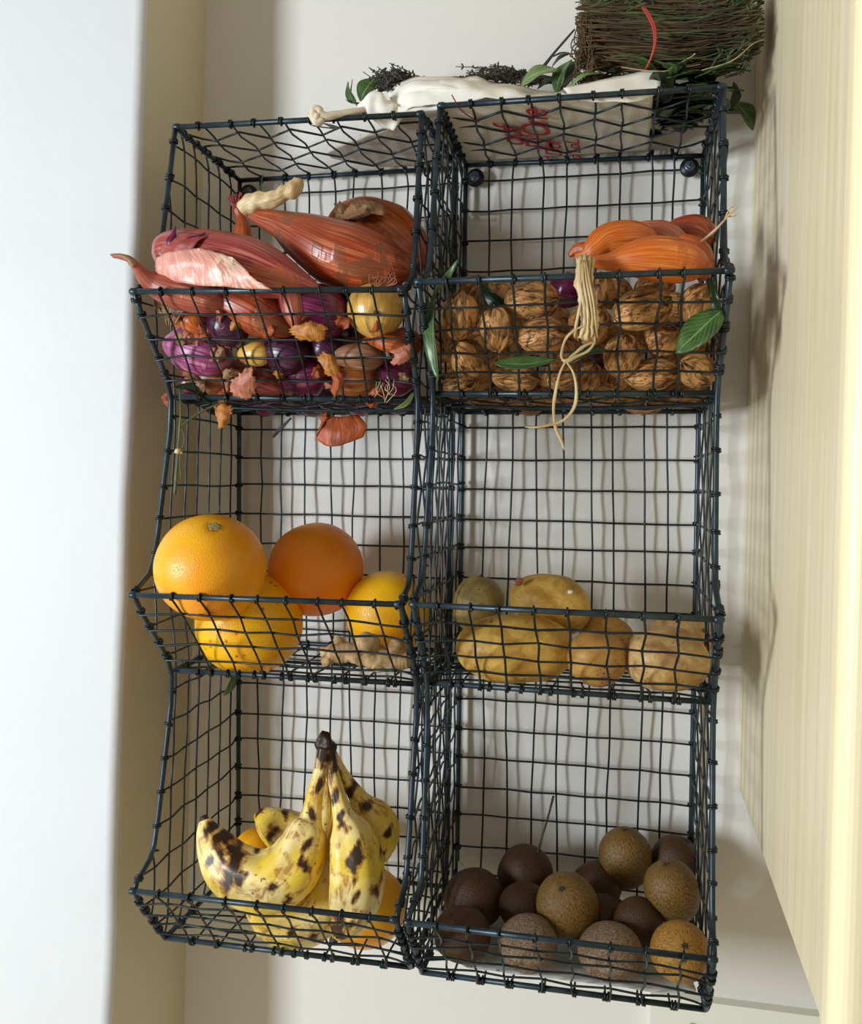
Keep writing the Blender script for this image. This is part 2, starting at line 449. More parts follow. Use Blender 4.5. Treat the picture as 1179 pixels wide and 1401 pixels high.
        for i, u in enumerate(us):
            pts = [fp(u + .004 * (-1) ** (i + j) + jit(.003), v) + nrm * (WR * (-1) ** (i + j)) for j, v in enumerate(vs)]
            wire_mesh(pts, fp(u, 0), rm[1] - rm[0], fp(u, 1), rm[1] - rm[0], nrm, (1.1, 1.3)).build('wire', MAT_WIRE, fr)
        for j, v in enumerate(vs):
            dv = jit(.02)
            pts = [fp(u, v + dv + jit(.012)) - nrm * (WR * (-1) ** (i + j)) for i, u in enumerate(us)]
            wire_mesh(pts, fp(0, v), sdx, fp(1, v + dv), sdy, nrm, (1.8, 1.8)).build('wire', MAT_WIRE, fr)
        # floor: wires only, the rods belong to the side frames and the front
        bl = [backp(bx(0, 0), FZ[k]), backp(bx(1, 0), FZ[k])]
        def gp(u, v):
            p = lerp(lerp(fl[0], fl[1], u), lerp(bl[0], bl[1], u), v); p[2] -= .0035 * math.sin(PI * v) * math.sin(PI * u); return p
        b = MB(); b.tube([gp(u, .5) + (0, 0, -.0012) for u in np.linspace(0, 1, 9)], ROD * .7, 8); fb = b.build('basket_floor', MAT_ROD, root)
        vs = [.16, .33, .67, .84]; us = [(i + 1) / 9 + R.uniform(-.01, .01) for i in range(8)]
        for i, u in enumerate(us):
            pts = [gp(u + .005 * (-1) ** (i + j), v) + (0, 0, WR * (-1) ** (i + j)) for j, v in enumerate(vs)]
            wire_mesh(pts, gp(u, 0), ax, gp(u, 1), ax, -Nz, (1.3, 1.2)).build('wire', MAT_WIRE, fb)
        for j, v in enumerate(vs):
            pts = [gp(u, v + .025 * (-1) ** (i + j)) - (0, 0, WR * (-1) ** (i + j)) for i, u in enumerate(us)]
            wire_mesh(pts, gp(0, v), bl[0] - fl[0], gp(1, v), bl[1] - fl[1], -Nz, (1.6, 1.6)).build('wire', MAT_WIRE, fb)
    ND[S] = nd
    return root
ND = {}
make_rack('L'); make_rack('R')
#@@CONTENTS
# ------------------------------------------------------------------ food and plant materials
def citrus(name, c1, c2, c3, spots=0):
    m = NT(name); v = m.coord('Object')
    f = m.noise(v, 14, 2); pores = m.voro(v, 620); p2 = m.noise(v, 420, 2)
    c = m.mix(m.ramp(f, (.32, 0.), (.68, 1.)), c1, c2)
    c = m.mix(m.ramp(pores, (.10, .35), (.32, 0.)), c, c3)
    if spots:
        d = m.voro(v, 95); g = m.noise(v, 26, 2)
        k = m.math('MULTIPLY', m.ramp(d, (.10, 1.), (.26, 0.)), m.ramp(g, (.48, 0.), (.56, 1.)))
        c = m.mix(k, c, srgb(190, 70, 8))
    m.bump(m.math('SUBTRACT', m.ramp(pores, (0., 0.), (.5, 1.)), m.math('MULTIPLY', p2, .3)), .33, .0009)
    return m.done(c, .36, spec=.45)
M_GRAPE = citrus('grapefruit_peel', srgb(250, 180, 24), srgb(246, 148, 14), srgb(226, 120, 6))
M_ORANGE = citrus('orange_peel', srgb(255, 156, 20), srgb(250, 134, 10), srgb(220, 100, 2))
M_YELLOW = citrus('yellow_citrus_peel', srgb(252, 196, 16), srgb(247, 170, 10), srgb(226, 140, 0), 1)
M_YEL2 = citrus('pale_orange_peel', srgb(250, 192, 20), srgb(246, 160, 12), srgb(226, 132, 0))
def skin(name, c1, c2, c3, c4=None, stripes=34, rough=.34, patch=.55, bump=.3):
    """papery onion skin: fine meridian streaks, veins and paler flaky patches"""
    m = NT(name); uv = m.coord('UV', (stripes, 1.3, 1)); v = m.coord('Object')
    a = m.noise(uv, 1.0, 3, .6, .35); fine = m.noise(m.coord('UV', (stripes * 3.2, 2.2, 1)), 1.0, 2, .5, .2)
    big = m.noise(v, 26, 3, .6, .5)
    c = m.mix(m.ramp(a, (.38, 0.), (.62, 1.)), c1, c2)
    c = m.mix(m.ramp(fine, (.53, 0.), (.62, .7)), c, c3)
    c = m.mix(m.ramp(m.noise(v, 14, 2), (.40, .55), (.60, 0.)), c, c2)
    c = m.mix(m.ramp(big, (patch, 0.), (patch + .05, .8)), c, c4 or c3)
    m.bump(m.math('ADD', m.math('ADD', a, m.math('MULTIPLY', fine, .8)), m.math('MULTIPLY', m.ramp(big, (patch, 0.), (patch + .03, 1.)), 1.0)), bump, .0012)
    return m.done(c, rough, spec=.5)
M_PINK = skin('pink_shallot_skin', srgb(182, 92, 66), srgb(146, 58, 46), srgb(226, 160, 126), srgb(238, 196, 160), 40, .36, .57)
M_PINK2 = skin('rose_shallot_skin', srgb(186, 84, 66), srgb(138, 42, 48), srgb(228, 156, 132), srgb(188, 100, 62), 40, .30, .57)
M_RUST = skin('rust_shallot_skin', srgb(192, 84, 40), srgb(128, 50, 30), srgb(216, 132, 86), srgb(122, 70, 44), 36, .30, .54)
M_RUST2 = skin('orange_onion_skin', srgb(214, 104, 36), srgb(150, 60, 24), srgb(230, 150, 80), srgb(140, 78, 42), 34, .28, .57)
M_ORSH = skin('orange_shallot_skin', srgb(222, 120, 36), srgb(184, 78, 18), srgb(240, 168, 88), srgb(188, 90, 28), 46, .28, .58, .4)
M_PALEPINK = skin('pale_pink_shallot_skin', srgb(196, 116, 86), srgb(176, 84, 62), srgb(228, 178, 150), srgb(214, 150, 122), 40, .42, .55)
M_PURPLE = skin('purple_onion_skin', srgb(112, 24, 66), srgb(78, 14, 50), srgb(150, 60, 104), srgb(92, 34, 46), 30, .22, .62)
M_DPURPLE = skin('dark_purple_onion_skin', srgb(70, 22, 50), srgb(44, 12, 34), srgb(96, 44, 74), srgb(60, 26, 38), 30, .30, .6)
M_LILAC = skin('lilac_flaky_skin', srgb(168, 70, 124), srgb(136, 42, 100), srgb(206, 150, 176), srgb(196, 136, 154), 30, .34, .52, .5)
M_BROWN = skin('brown_onion_skin', srgb(168, 96, 40), srgb(132, 66, 26), srgb(200, 136, 76), srgb(112, 56, 28), 34, .34, .6)
M_YONION = skin('golden_onion_skin', srgb(226, 180, 92), srgb(206, 150, 56), srgb(238, 206, 136), srgb(214, 150, 60), 40, .26, .64, .22)
M_GARLIC = skin('brown_garlic_skin', srgb(158, 110, 78), srgb(126, 80, 56), srgb(198, 156, 122), srgb(140, 86, 60), 26, .5, .6)
def paper(name, a, b2, s=30):
    m = NT(name); f = m.noise(m.coord('UV', (22, 2, 1)), 1, 3); g = m.noise(m.coord('Object'), s, 3)
    m.bump(m.math('ADD', f, g), .6, .0012); m.b.inputs['Subsurface Weight'].default_value = 0
    return m.done(m.mix(m.ramp(m.math('MULTIPLY', m.math('ADD', f, g), .5), (.38, 0.), (.62, 1.)), a, b2), .5)
M_FLAKE = paper('golden_dry_onion_skin', srgb(198, 132, 52), srgb(146, 82, 26))
M_FLAKE2 = paper('rust_dry_onion_skin', srgb(182, 86, 30), srgb(112, 44, 18))
M_FLAKE3 = paper('pink_dry_onion_skin', srgb(196, 128, 96), srgb(140, 66, 54))
M_STRAW = paper('dry_straw_leaf', srgb(226, 204, 156), srgb(186, 150, 96))
M_STALK = paper('dry_brown_stalk', srgb(178, 134, 90), srgb(110, 74, 48))
M_TWIGD = paper('dark_twig', srgb(70, 56, 44), srgb(44, 36, 28))
def leafmat(name, a, b2, vein):
    m = NT(name); c = m.n('ShaderNodeTexCoord'); sep = m.n('ShaderNodeSeparateXYZ'); m.l(c.outputs['UV'], sep.inputs[0])
    x = m.math('ABSOLUTE', m.math('SUBTRACT', sep.outputs[0], .5))
    mid = m.ramp(x, (.015, 1.), (.04, 0.))
    w = m.n('ShaderNodeTexWave'); w.bands_direction = 'Y'; w.inputs['Scale'].default_value = 2.6; w.inputs['Distortion'].default_value = 1.5
    cmb = m.n('ShaderNodeCombineXYZ'); m.l(m.math('SUBTRACT', sep.outputs[1], m.math('MULTIPLY', x, .8)), cmb.inputs[1]); m.l(cmb.outputs[0], w.inputs['Vector'])
    side = m.ramp(w.outputs['Fac'], (.90, 0.), (.99, .5))
    f = m.noise(m.coord('Object'), 60, 3)
    col_ = m.mix(m.ramp(f, (.35, 0.), (.65, 1.)), a, b2); col_ = m.mix(m.math('MAXIMUM', mid, side), col_, vein)
    m.bump(m.math('MAXIMUM', mid, side), .25, .0006)
    return m.done(col_, .30, spec=.5)
M_LEAF = leafmat('bay_leaf_green', srgb(62, 94, 38), srgb(34, 58, 26), srgb(112, 136, 84))
M_LEAF_L = leafmat('bay_leaf_light', srgb(122, 148, 88), srgb(90, 118, 62), srgb(160, 176, 126))
M_LEAF_D = leafmat('bay_leaf_dark', srgb(28, 52, 26), srgb(18, 36, 18), srgb(56, 84, 48))
M_LEAF_B = leafmat('dry_brown_leaf', srgb(108, 52, 28), srgb(78, 34, 20), srgb(140, 84, 50))
def walnut():
    m = NT('walnut_shell'); v = m.coord('Object')
    f = m.noise(m.coord('UV', (11, 1.7, 1)), 1.3, 5, .68, 1.3); g = m.noise(v, 60, 3); k = m.n('ShaderNodeObjectInfo')
    c = m.mix(m.ramp(f, (.40, 0.), (.49, 1.)), srgb(66, 32, 12), srgb(198, 142, 82))
    c = m.mix(m.ramp(g, (.4, 0.), (.7, .6)), c, srgb(206, 156, 96))
    c = m.mix(m.math('MULTIPLY', k.outputs['Random'], .35), c, srgb(164, 100, 50))
    m.bump(m.math('ADD', m.ramp(f, (.34, 0.), (.52, 1.)), m.math('MULTIPLY', g, .5)), 1.0, .0028)
    return m.done(c, .46, spec=.4)
M_WALNUT = walnut()
def kiwi(name, a, b2, c3, wr=0):
    m = NT(name); v = m.coord('Object'); f = m.noise(v, 420, 3, .7); g = m.noise(v, 32, 2)
    h = m.noise(m.coord('UV', (90, 26, 1)), 1.0, 3, .7)
    c = m.mix(m.ramp(h, (.36, 0.), (.62, 1.)), a, b2); c = m.mix(m.ramp(g, (.45, 0.), (.75, .6)), c, c3)
    hh = m.math('ADD', f, h)
    if wr: hh = m.math('ADD', hh, m.math('MULTIPLY', m.ramp(m.noise(v, 150, 4, .6, 1.2), (.4, 0.), (.6, 1.)), 1.6))
    m.bump(hh, .55, .0011)
    return m.done(c, .5, spec=.35)
M_KIWI = kiwi('kiwi_skin_brown', srgb(74, 52, 20), srgb(134, 100, 46), srgb(96, 72, 26))
M_KIWI_G = kiwi('kiwi_skin_golden', srgb(128, 84, 26), srgb(190, 144, 66), srgb(158, 98, 30))
M_KIWI_D = kiwi('kiwi_skin_dark', srgb(44, 28, 14), srgb(82, 52, 22), srgb(64, 40, 14))
M_KIWI_W = kiwi('kiwi_skin_wrinkled', srgb(88, 66, 48), srgb(158, 130, 104), srgb(120, 92, 68), 1)
def potato(name, a, b2, c3, speck=.5, scab=0):
    m = NT(name); v = m.coord('Object'); f = m.noise(v, 42, 5, .68, .6); g = m.noise(v, 17, 3); d = m.voro(v, 150); e = m.noise(v, 60, 2)
    c = m.mix(m.ramp(f, (.36, 0.), (.66, 1.)), a, b2); c = m.mix(m.ramp(g, (.5, 0.), (.7, speck)), c, c3)
    k = m.math('MULTIPLY', m.ramp(d, (.10, .9), (.2, 0.)), m.ramp(e, (.52, 0.), (.58, 1.)))
    c = m.mix(k, c, srgb(70, 44, 24))
    if scab: c = m.mix(m.math('MULTIPLY', m.ramp(m.voro(v, 330), (.14, .9), (.3, 0.)), m.ramp(g, (.47, 0.), (.53, 1.))), c, srgb(52, 32, 20))
    m.bump(m.math('ADD', f, m.math('MULTIPLY', m.noise(v, 260, 3), .35)), .3, .0012)
    return m.done(c, .5, spec=.35)
M_POT = potato('potato_skin_golden', srgb(216, 176, 86), srgb(160, 116, 44), srgb(186, 120, 44))
M_POTG = potato('potato_skin_green', srgb(158, 136, 80), srgb(118, 98, 50), srgb(176, 138, 62))
M_POTP = potato('potato_skin_pale', srgb(214, 178, 118), srgb(146, 104, 62), srgb(196, 144, 44), .8)
M_POTS = potato('potato_skin_scabby', srgb(190, 144, 70), srgb(160, 112, 54), srgb(150, 100, 60), .6, 1)
def banana():
    m = NT('banana_peel'); v = m.coord('Object')
    at = m.n('ShaderNodeAttribute'); at.attribute_name = 'spot'
    a = m.noise(v, 24, 3); st = m.noise(m.coord('UV', (13, 4, 1)), 1.4, 4, .62, 1.6); sp = m.noise(v, 150, 3, .6); mo = m.noise(v, 48, 4, .65, .8)
    c = m.mix(m.ramp(a, (.40, 0.), (.60, 1.)), srgb(236, 200, 66), srgb(248, 226, 154))
    # wear: cream and brown mottling, then the black bruises the fruit carries
    c = m.mix(m.ramp(m.math('MULTIPLY', m.ramp(mo, (.45, 0.), (.62, 1.)), m.ramp(st, (.42, .2), (.62, 1.))), (.12, 0.), (.7, .75)), c, srgb(176, 108, 46))
    k = m.math('ADD', at.outputs['Fac'], m.math('MULTIPLY', m.math('SUBTRACT', m.math('ADD', st, mo), 1.0), .9))
    c = m.mix(m.ramp(k, (.16, 0.), (.44, .85)), c, srgb(146, 86, 34))
    c = m.mix(m.ramp(k, (.44, 0.), (.62, .96)), c, srgb(46, 30, 18))
    c = m.mix(m.ramp(sp, (.66, 0.), (.70, .8)), c, srgb(90, 52, 20))
    m.bump(m.math('ADD', st, m.math('MULTIPLY', k, -.5)), .2, .0012)
    return m.done(c, .42, spec=.4)
M_BAN = banana()
M_BANTIP = paper('banana_stem_black', srgb(60, 36, 24), srgb(30, 20, 14))
def ginger():
    m = NT('ginger_skin'); v = m.coord('Object'); f = m.noise(v, 60, 4); r_ = m.noise(m.coord('UV', (3, 30, 1)), 1, 2)
    c = m.mix(m.ramp(f, (.35, 0.), (.65, 1.)), srgb(158, 118, 72), srgb(214, 182, 130)); c = m.mix(m.ramp(r_, (.55, 0.), (.7, .6)), c, srgb(130, 96, 58))
    m.bump(m.math('ADD', f, r_), .5, .0015); return m.done(c, .6)
M_GINGER = ginger()
def cloth():
    m = NT('unbleached_cotton'); v = m.coord('Object'); f = m.noise(v, 900, 2); g = m.noise(v, 18, 3)
    m.bump(m.math('ADD', m.math('MULTIPLY', f, .3), m.math('MULTIPLY', g, 2.5)), .45, .0016)
    return m.done(m.mix(m.ramp(g, (.35, 0.), (.7, 1.)), srgb(244, 240, 228), srgb(234, 226, 208)), .8, spec=.15)
M_CLOTH = cloth()
M_INK = NT('red_printed_ink').done(srgb(176, 34, 40), .7)
M_CORD = paper('cotton_cord', srgb(238, 226, 204), srgb(216, 198, 168))
M_TWINE = NT('red_twine').done(srgb(178, 56, 50), .5)
M_THYME = paper('grey_green_thyme', srgb(92, 90, 76), srgb(52, 52, 46))
M_HAY = paper('brown_herb_stalks', srgb(112, 88, 50), srgb(52, 38, 24))
M_HAYG = paper('green_herb_tips', srgb(104, 118, 66), srgb(60, 72, 40))
M_LINER = NT('thin_white_paper').done(srgb(226, 226, 218), .6)
M_SCAR = paper('stem_scar', srgb(206, 196, 130), srgb(110, 104, 48), 300)

# ------------------------------------------------------------------ builders of rounded things
def pts3(seq):               # rows (px, py, Y, radius px) -> centres and radii in metres
    c = []; r = []
    for px, py, Y, rp in seq:
        p = P(px, py, Y); c.append(p); r.append(rp * mpp(p))
    return np.array(c), np.array(r)
def smooth_sweep(seq, n=6, seg=28, squash=None, lump=0.0, lump_f=40, fn=None, at=None, seed=0):
    c, r = pts3(seq); a = cr(np.hstack([c, r[:, None]]), n); c, r = a[:, :3], np.maximum(a[:, 3], .0006)
    b = MB(); b.tube(c, r, seg, fn=fn, at=at, up=(0, 1, .13))
    if lump: 
        V = b.v[0]
        cc = np.repeat(c, seg, axis=0)[:len(V)]
        d = V[:len(cc)] - cc
        k = np.array([1 + lump * noise.noise(Vector(x * lump_f) + Vector((seed * 3.1, 0, 0))) for x in V[:len(cc)]])
        V[:len(cc)] = cc + d * k[:, None]
    return b
def blob(c, axis, prof, seg=36, rings=None, disp=None, up=(0, 1, .1)):
    """solid of revolution round axis through c: prof(t) -> radius for t in -1..1 along half-length |axis|"""
    axis = np.asarray(axis, float); n = rings or 26
    t = -np.cos(np.linspace(.06, PI - .06, n)); path = np.array([c + axis * x for x in t]); rad = np.array([prof(x) for x in t])
    b = MB(); b.tube(path, rad, seg, up=up)
    if disp: 
        V = b.v[0]; 
        for i in range(len(V)): 
            d = V[i] - c; L = np.linalg.norm(d) + 1e-9; V[i] = V[i] + d / L * disp(d, i, seg)
    return b
def ell(r): return lambda t: r * math.sqrt(max(0, 1 - t * t))
def view(az=0.0, el=0.0, roll=0.0):   # unit vector: screen angle roll (0 = right, 90 = up), tilted towards the camera by el degrees
    a = math.radians(roll); e = math.radians(el)
    return (math.cos(a) * CR + math.sin(a) * CU) * math.cos(e) - CF * math.sin(e)

# ------------------------------------------------------------------ keeping things inside their basket
def outside(V, S, k):        # how far points stick out through the front wires or the floor of basket k
    nd = ND[S]; rm = nd['rim%d' % k]; fl = nd['fl%d' % k]
    n_ = np.cross(rm[1] - rm[0], fl[0] - rm[0]); n_ /= np.linalg.norm(n_); n_ = n_ if n_[1] < 0 else -n_
    d = (V - rm[0]) @ n_; lo = V[:, 2] < rm[0][2] + .004
    f = (d[lo].max() + .0034) if lo.any() else -1
    return max(0, f) + max(0, FZ[k] + .0032 - V[:, 2].min()) + max(0, V[:, 1].max() + .0055) * 2
def fitY(rough, where):
    if where is None: return 0.0
    best = None
    for i in range(36):
        for sg in ((1, -1) if i else (1,)):
            dY = sg * i * .003; e = outside(rough(dY), *where) + .03 * abs(dY)
            if best is None or e < best[0]: best = (e, dY)
    return best[1]
SPH = np.array([(math.cos(a) * math.cos(b_), math.sin(a) * math.cos(b_), math.sin(b_)) for a in np.linspace(0, 2 * PI, 18)[:-1] for b_ in np.linspace(-PI / 2, PI / 2, 11)])
def ellpts(px, py, Y, a, bb, ax): # rough points of an ellipsoid with half axes given in pixels
    c = P(px, py, Y); s = mpp(c); t = SPH @ ax; return c + (SPH * bb + np.outer(t, ax) * (a - bb)) * s

def settle(px, py, Y, a, bb, ax, where, lift):
    for it in range(8):
        dY = fitY(lambda d: ellpts(px, py, Y + d, a, bb, ax) - (0, 0, lift), where)
        if outside(ellpts(px, py, Y + dY, a, bb, ax) - (0, 0, lift), *where) < .0012: break
        py -= 2.0; a *= .988; bb *= .988
    return py, Y + dY, a, bb

# ------------------------------------------------------------------ citrus, middle left basket
def citrus_fruit(name, px, py, Y, rpx, mat, label, axis=(0, 0, 1), sq=.96, scar=None, seed=0, group=None, where=None):
    Y += fitY(lambda d: ellpts(px, py, Y + d, rpx, rpx, np.array((0, 0, 1.))), where)
    c = P(px, py, Y); r = rpx * mpp(c); ax = np.asarray(axis, float); ax /= np.linalg.norm(ax)
    b = blob(c, ax * r * sq, ell(r), 44, 34, lambda d, i, s: r * .018 * noise.noise(Vector(d * 26) + Vector((seed, 0, 0))))
    V = b.v[0]
    if scar is not None:
        sd = np.asarray(scar, float); sd /= np.linalg.norm(sd)
        for i in range(len(V)):
            d = (V[i] - c); L = np.linalg.norm(d); ang = math.acos(max(-1, min(1, d @ sd / L)))
            V[i] = V[i] - d / L * r * .055 * math.exp(-(ang / .16) ** 2)
    o = b.build(name, mat, None, off=c - np.array((0, 0, r))); tag(o, label, 'fruit', group)
    if scar is not None:
        top = c + sd * r * .955; b = MB(); t1 = np.cross(sd, (1, 0, .2)); t1 /= np.linalg.norm(t1); t2 = np.cross(sd, t1)
        V2 = [top + sd * .0012]; F = []
        for k in range(16):
            a = k / 16 * 2 * PI; q = .0040 * (1 + .22 * math.sin(a * 5) + .15 * math.sin(a * 3 + 1)); V2.append(top + (t1 * math.cos(a) + t2 * math.sin(a)) * q * .55 + sd * .0016)
        for k in range(16):
            a = k / 16 * 2 * PI; q = .0066 * (1 + .16 * math.sin(a * 5 + 1) + .14 * math.sin(a * 7)); V2.append(top + (t1 * math.cos(a) + t2 * math.sin(a)) * q + sd * .0004)
        for k in range(16):
            l = (k + 1) % 16; F.append((0, 1 + k, 1 + l)); F.append((1 + k, 17 + k, 17 + l, 1 + l))
        b.add(V2, F, [(0, 0)] * (3 * 16 + 4 * 16)); b.build('stem_scar', M_SCAR, o)
    return o
yl = rest(341, 858, 70, .291)
citrus_fruit('grapefruit', 341, 853, -.135, 73, M_YELLOW, 'yellow citrus fruit with red freckles under the large grapefruit', axis=(.3, 0, 1), seed=1, where=('L', 2))
citrus_fruit('grapefruit', 288, 776, -.205, 75.5, M_GRAPE, 'large grapefruit with a green stem scar, topmost in the citrus basket', axis=(.1, -.4, 1), scar=view(roll=74, el=36), seed=2)
citrus_fruit('orange', 432, 779, -.095, 66, M_ORANGE, 'deep orange fruit right of the large grapefruit', axis=(0, -.5, 1), seed=3)
citrus_fruit('orange', 531, 838, -.10, 59, M_YEL2, 'yellow orange fruit above the ginger root in the citrus basket', axis=(.4, 0, 1), seed=4)
# ginger
def ginger_root():
    b = MB(); S_ = ([(440, 893, -.20, 6), (452, 893, -.2, 13), (474, 892, -.195, 15), (500, 897, -.19, 17), (530, 902, -.185, 17), (556, 902, -.18, 13), (566, 902, -.18, 5)],
                [(470, 893, -.195, 12), (464, 884, -.195, 12), (462, 876, -.195, 9), (461, 871, -.195, 3)],
                [(505, 895, -.19, 15), (502, 880, -.192, 17), (500, 871, -.192, 13), (499, 865, -.192, 4)],
                [(540, 900, -.183, 14), (541, 886, -.185, 13), (541, 878, -.185, 9), (541, 873, -.185, 3)],
                [(455, 900, -.2, 8), (446, 902, -.205, 9), (440, 901, -.208, 4)],
                [(520, 908, -.19, 10), (516, 914, -.195, 9), (514, 918, -.195, 3)])
    dY = fitY(lambda d: np.concatenate([smooth_sweep([(x, y, Y + d, r) for x, y, Y, r in q_], 3, 8).v[0] for q_ in S_]), ('L', 2))
    for seq in S_:
        seq = [(x, y, Y + dY, r) for x, y, Y, r in seq]
        q = smooth_sweep(seq, 5, 20, lump=.35, lump_f=90, fn=lambda th, t: 1 + .06 * math.sin(t * 75) + 0 * th)
        b.add(q.v[0], q.f, q.uv)
    return b.build('ginger_root', M_GINGER)
g = ginger_root(); tag(g, 'knobbly beige ginger root lying at the front of the citrus basket', 'ginger')

# ------------------------------------------------------------------ leaves
def leaf_mb(base, tip, w, nrm, fold=.25, curl=.15, n=14, th=.0005):
    base = np.asarray(base, float); tip = np.asarray(tip, float); ax = tip - base; L = np.linalg.norm(ax); ax /= L
    nrm = np.asarray(nrm, float); nrm = nrm - ax * (nrm @ ax); nrm /= np.linalg.norm(nrm); sd = np.cross(ax, nrm); g = []
    for i in range(n + 1):
        t = i / n; ww = w / 2 * (math.sin(PI * min(1, t ** .85)) ** .75 if 0 < t < 1 else .02) + w * .012
        row = []
        for j in range(7):
            s = (j / 6 - .5) * 2
            row.append(base + ax * L * t + sd * ww * s + nrm * (abs(s) ** 1.3 * ww * fold + curl * L * math.sin(PI * t) + .03 * w * math.sin(9 * t + 3 * s)))
        g.append(row)
    b = MB(); b.sheet(g, th); return b
def pleaf(bx, by, tx, ty, Y, wpx, el=20, roll=None, Y2=None, **kw):
    a = P(bx, by, Y); c = P(tx, ty, Y if Y2 is None else Y2)
    ang = math.degrees(math.atan2(-(ty - by), tx - bx)) + 90 if roll is None else roll
    return leaf_mb(a, c, wpx * mpp(a), view(el=el, roll=ang), **kw)
def one_leaf(label, mat, *a, name='bay_leaf', **kw):
    o = pleaf(*a, **kw).build(name, mat); tag(o, label, 'leaf'); return o
one_leaf('small dark green leaf hanging below the floor of the citrus basket', M_LEAF, 322, 922, 306, 952, -.150, 12, el=50, curl=.1)

# ------------------------------------------------------------------ potatoes
def potato_obj(px, py, Y, a, bb, ang, mat, label, seed, el=0, depth=None):
    py, Y, a, bb = settle(px, py, Y, a, bb, view(roll=ang, el=el), ('R', 2), 0)
    c = P(px, py, Y); s = mpp(c); ax = view(roll=ang, el=el) * a * s; r = bb * s
    b = blob(c, ax, lambda t: r * (1 - abs(t) ** 2.35) ** (1 / 2.1), 32, 24, lambda d, i, q: r * (.13 * noise.noise(Vector(d * 22) + Vector((seed * 5, 1, 0))) + .03 * noise.noise(Vector(d * 70))))
    o = b.build('potato', mat); tag(o, label, 'potato'); o['c'] = [float(x) for x in c]; return o
def sprout(o, px, py, Y, dirs, mat, s=.004, nm='sprout'):
    b = MB(); p = P(px, py, Y)
    for (dx, dz, l) in dirs:
        e = p + view(roll=math.degrees(math.atan2(dz, dx)), el=25) * l
        b.tube([p, (p + e) / 2 + (0, -.0004, .0004), e], [s * .30, s * .36, s * .16], 7)
    b.build(nm, mat, o)
pA = potato_obj(654, 827, -.090, 39, 35, 80, M_POTG, 'small round greenish potato at the left back with a dark sprout on top', 1)
sprout(pA, 658, 794, -.09, [(0, 1, .007), (.7, 1, .005), (-.6, .8, .005)], M_TWIGD, .009)
pB = potato_obj(752, 826, -.115, 56, 41, -12, M_POT, 'golden potato on top of the others with pink and white sprouts', 2)
sprout(pB, 712, 798, -.140, [(-1, .6, .007), (-.6, 1, .007), (.1, 1, .006), (-1, -.1, .006)], M_FLAKE3, .008)
sprout(pB, 780, 812, -.150, [(-.5, 1, .004), (.5, 1, .004), (0, 1, .003)], M_CORD, .006)
potato_obj(704, 888, -.188, 79, 47, -4, M_POT, 'biggest oblong golden potato at the front left of the potato basket', 3)
potato_obj(815, 903, -.180, 41, 37, -20, M_POTS, 'rough potato with clusters of dark scabs in the middle of the basket', 4)
potato_obj(829, 868, -.095, 38, 28, -20, M_POTS, 'half hidden brown potato behind the scabby one', 5)
potato_obj(912, 903, -.185, 57, 45, -3, M_POTP, 'large pale potato with rough streaked skin at the front right corner', 6)
potato_obj(930, 872, -.095, 44, 32, -8, M_POTP, 'dusty pale potato behind the large one in the right corner', 7)

# ------------------------------------------------------------------ bananas and citrus, bottom left basket
def bruises(lst):
    cs = [(P(px, py, Y), r) for px, py, Y, r in lst]
    def f(V):
        a = np.zeros(len(V))
        wv = np.array([(noise.noise(Vector(q * 45)), noise.noise(Vector(q * 45) + Vector((9, 4, 1))), noise.noise(Vector(q * 130))) for q in V])
        for k, (c, r) in enumerate(cs):
            d = V - c; rr_ = r * mpp(c); sx = d @ CR / rr_; sy = d @ CU / rr_; an = 1.3 + math.sin(k * 2.3) * .35
            u_ = sx * math.cos(an) + sy * math.sin(an) + wv[:, 0] * .9; v_ = -sx * math.sin(an) + sy * math.cos(an) + wv[:, 1] * .9
            a = np.maximum(a, np.clip(1.05 - np.sqrt((u_ * .62) ** 2 + (v_ * 1.35) ** 2) + wv[:, 2] * .35, 0, 1))
        return a
    return f
def pent(th, t):
    k = max(0, min(1, min(t, 1 - t) * 6)); return 1 + .055 * np.cos(5 * th + .6) * (.4 + .6 * k) - .01 * np.cos(10 * th)
def ban(seq, br, label, neck=None, **kw):
    b = smooth_sweep(seq, 8, 40, fn=pent, at=bruises(br))
    o = b.build('banana', M_BAN); tag(o, label, 'banana', None); return o
bu = empty('banana_bunch', P(440, 1240, -.17)); tag(bu, 'bunch of spotted yellow bananas with black stems in the bottom left basket', 'bananas')
def bpart(name, seq, br, tipseq=None):
    b = smooth_sweep(seq, 8, 40, fn=pent, at=bruises(br)); o = b.build(name, M_BAN, bu)
    if tipseq: smooth_sweep(tipseq, 5, 12, lump=.2, lump_f=200).build('banana_tip', M_BANTIP, o)
    return o
# front left banana, lying in a hook: neck, shoulder, belly, tip at the left
bpart('banana', [(444, 1022, -.155, 9), (439, 1050, -.158, 9), (431, 1085, -.162, 11), (425, 1118, -.166, 15), (420, 1133, -.170, 25), (413, 1160, -.176, 34),
    (398, 1188, -.182, 40), (372, 1206, -.186, 42), (342, 1204, -.188, 40), (315, 1187, -.186, 36), (296, 1160, -.182, 27), (285, 1138, -.178, 17), (280, 1122, -.175, 8)],
    [(300, 1150, -.2, 19), (318, 1178, -.2, 24), (326, 1200, -.2, 20), (310, 1140, -.19, 14), (285, 1175, -.2, 9), (418, 1155, -.2, 12), (418, 1180, -.2, 14), (341, 1190, -.2, 8), (374, 1208, -.2, 8), (425, 1118, -.18, 9),
     (433, 1075, -.17, 13), (441, 1035, -.17, 26), (400, 1225, -.2, 8), (350, 1165, -.2, 10), (290, 1125, -.18, 12)],
    [(281, 1126, -.176, 6), (279, 1119, -.176, 6), (278, 1116, -.176, 4)])
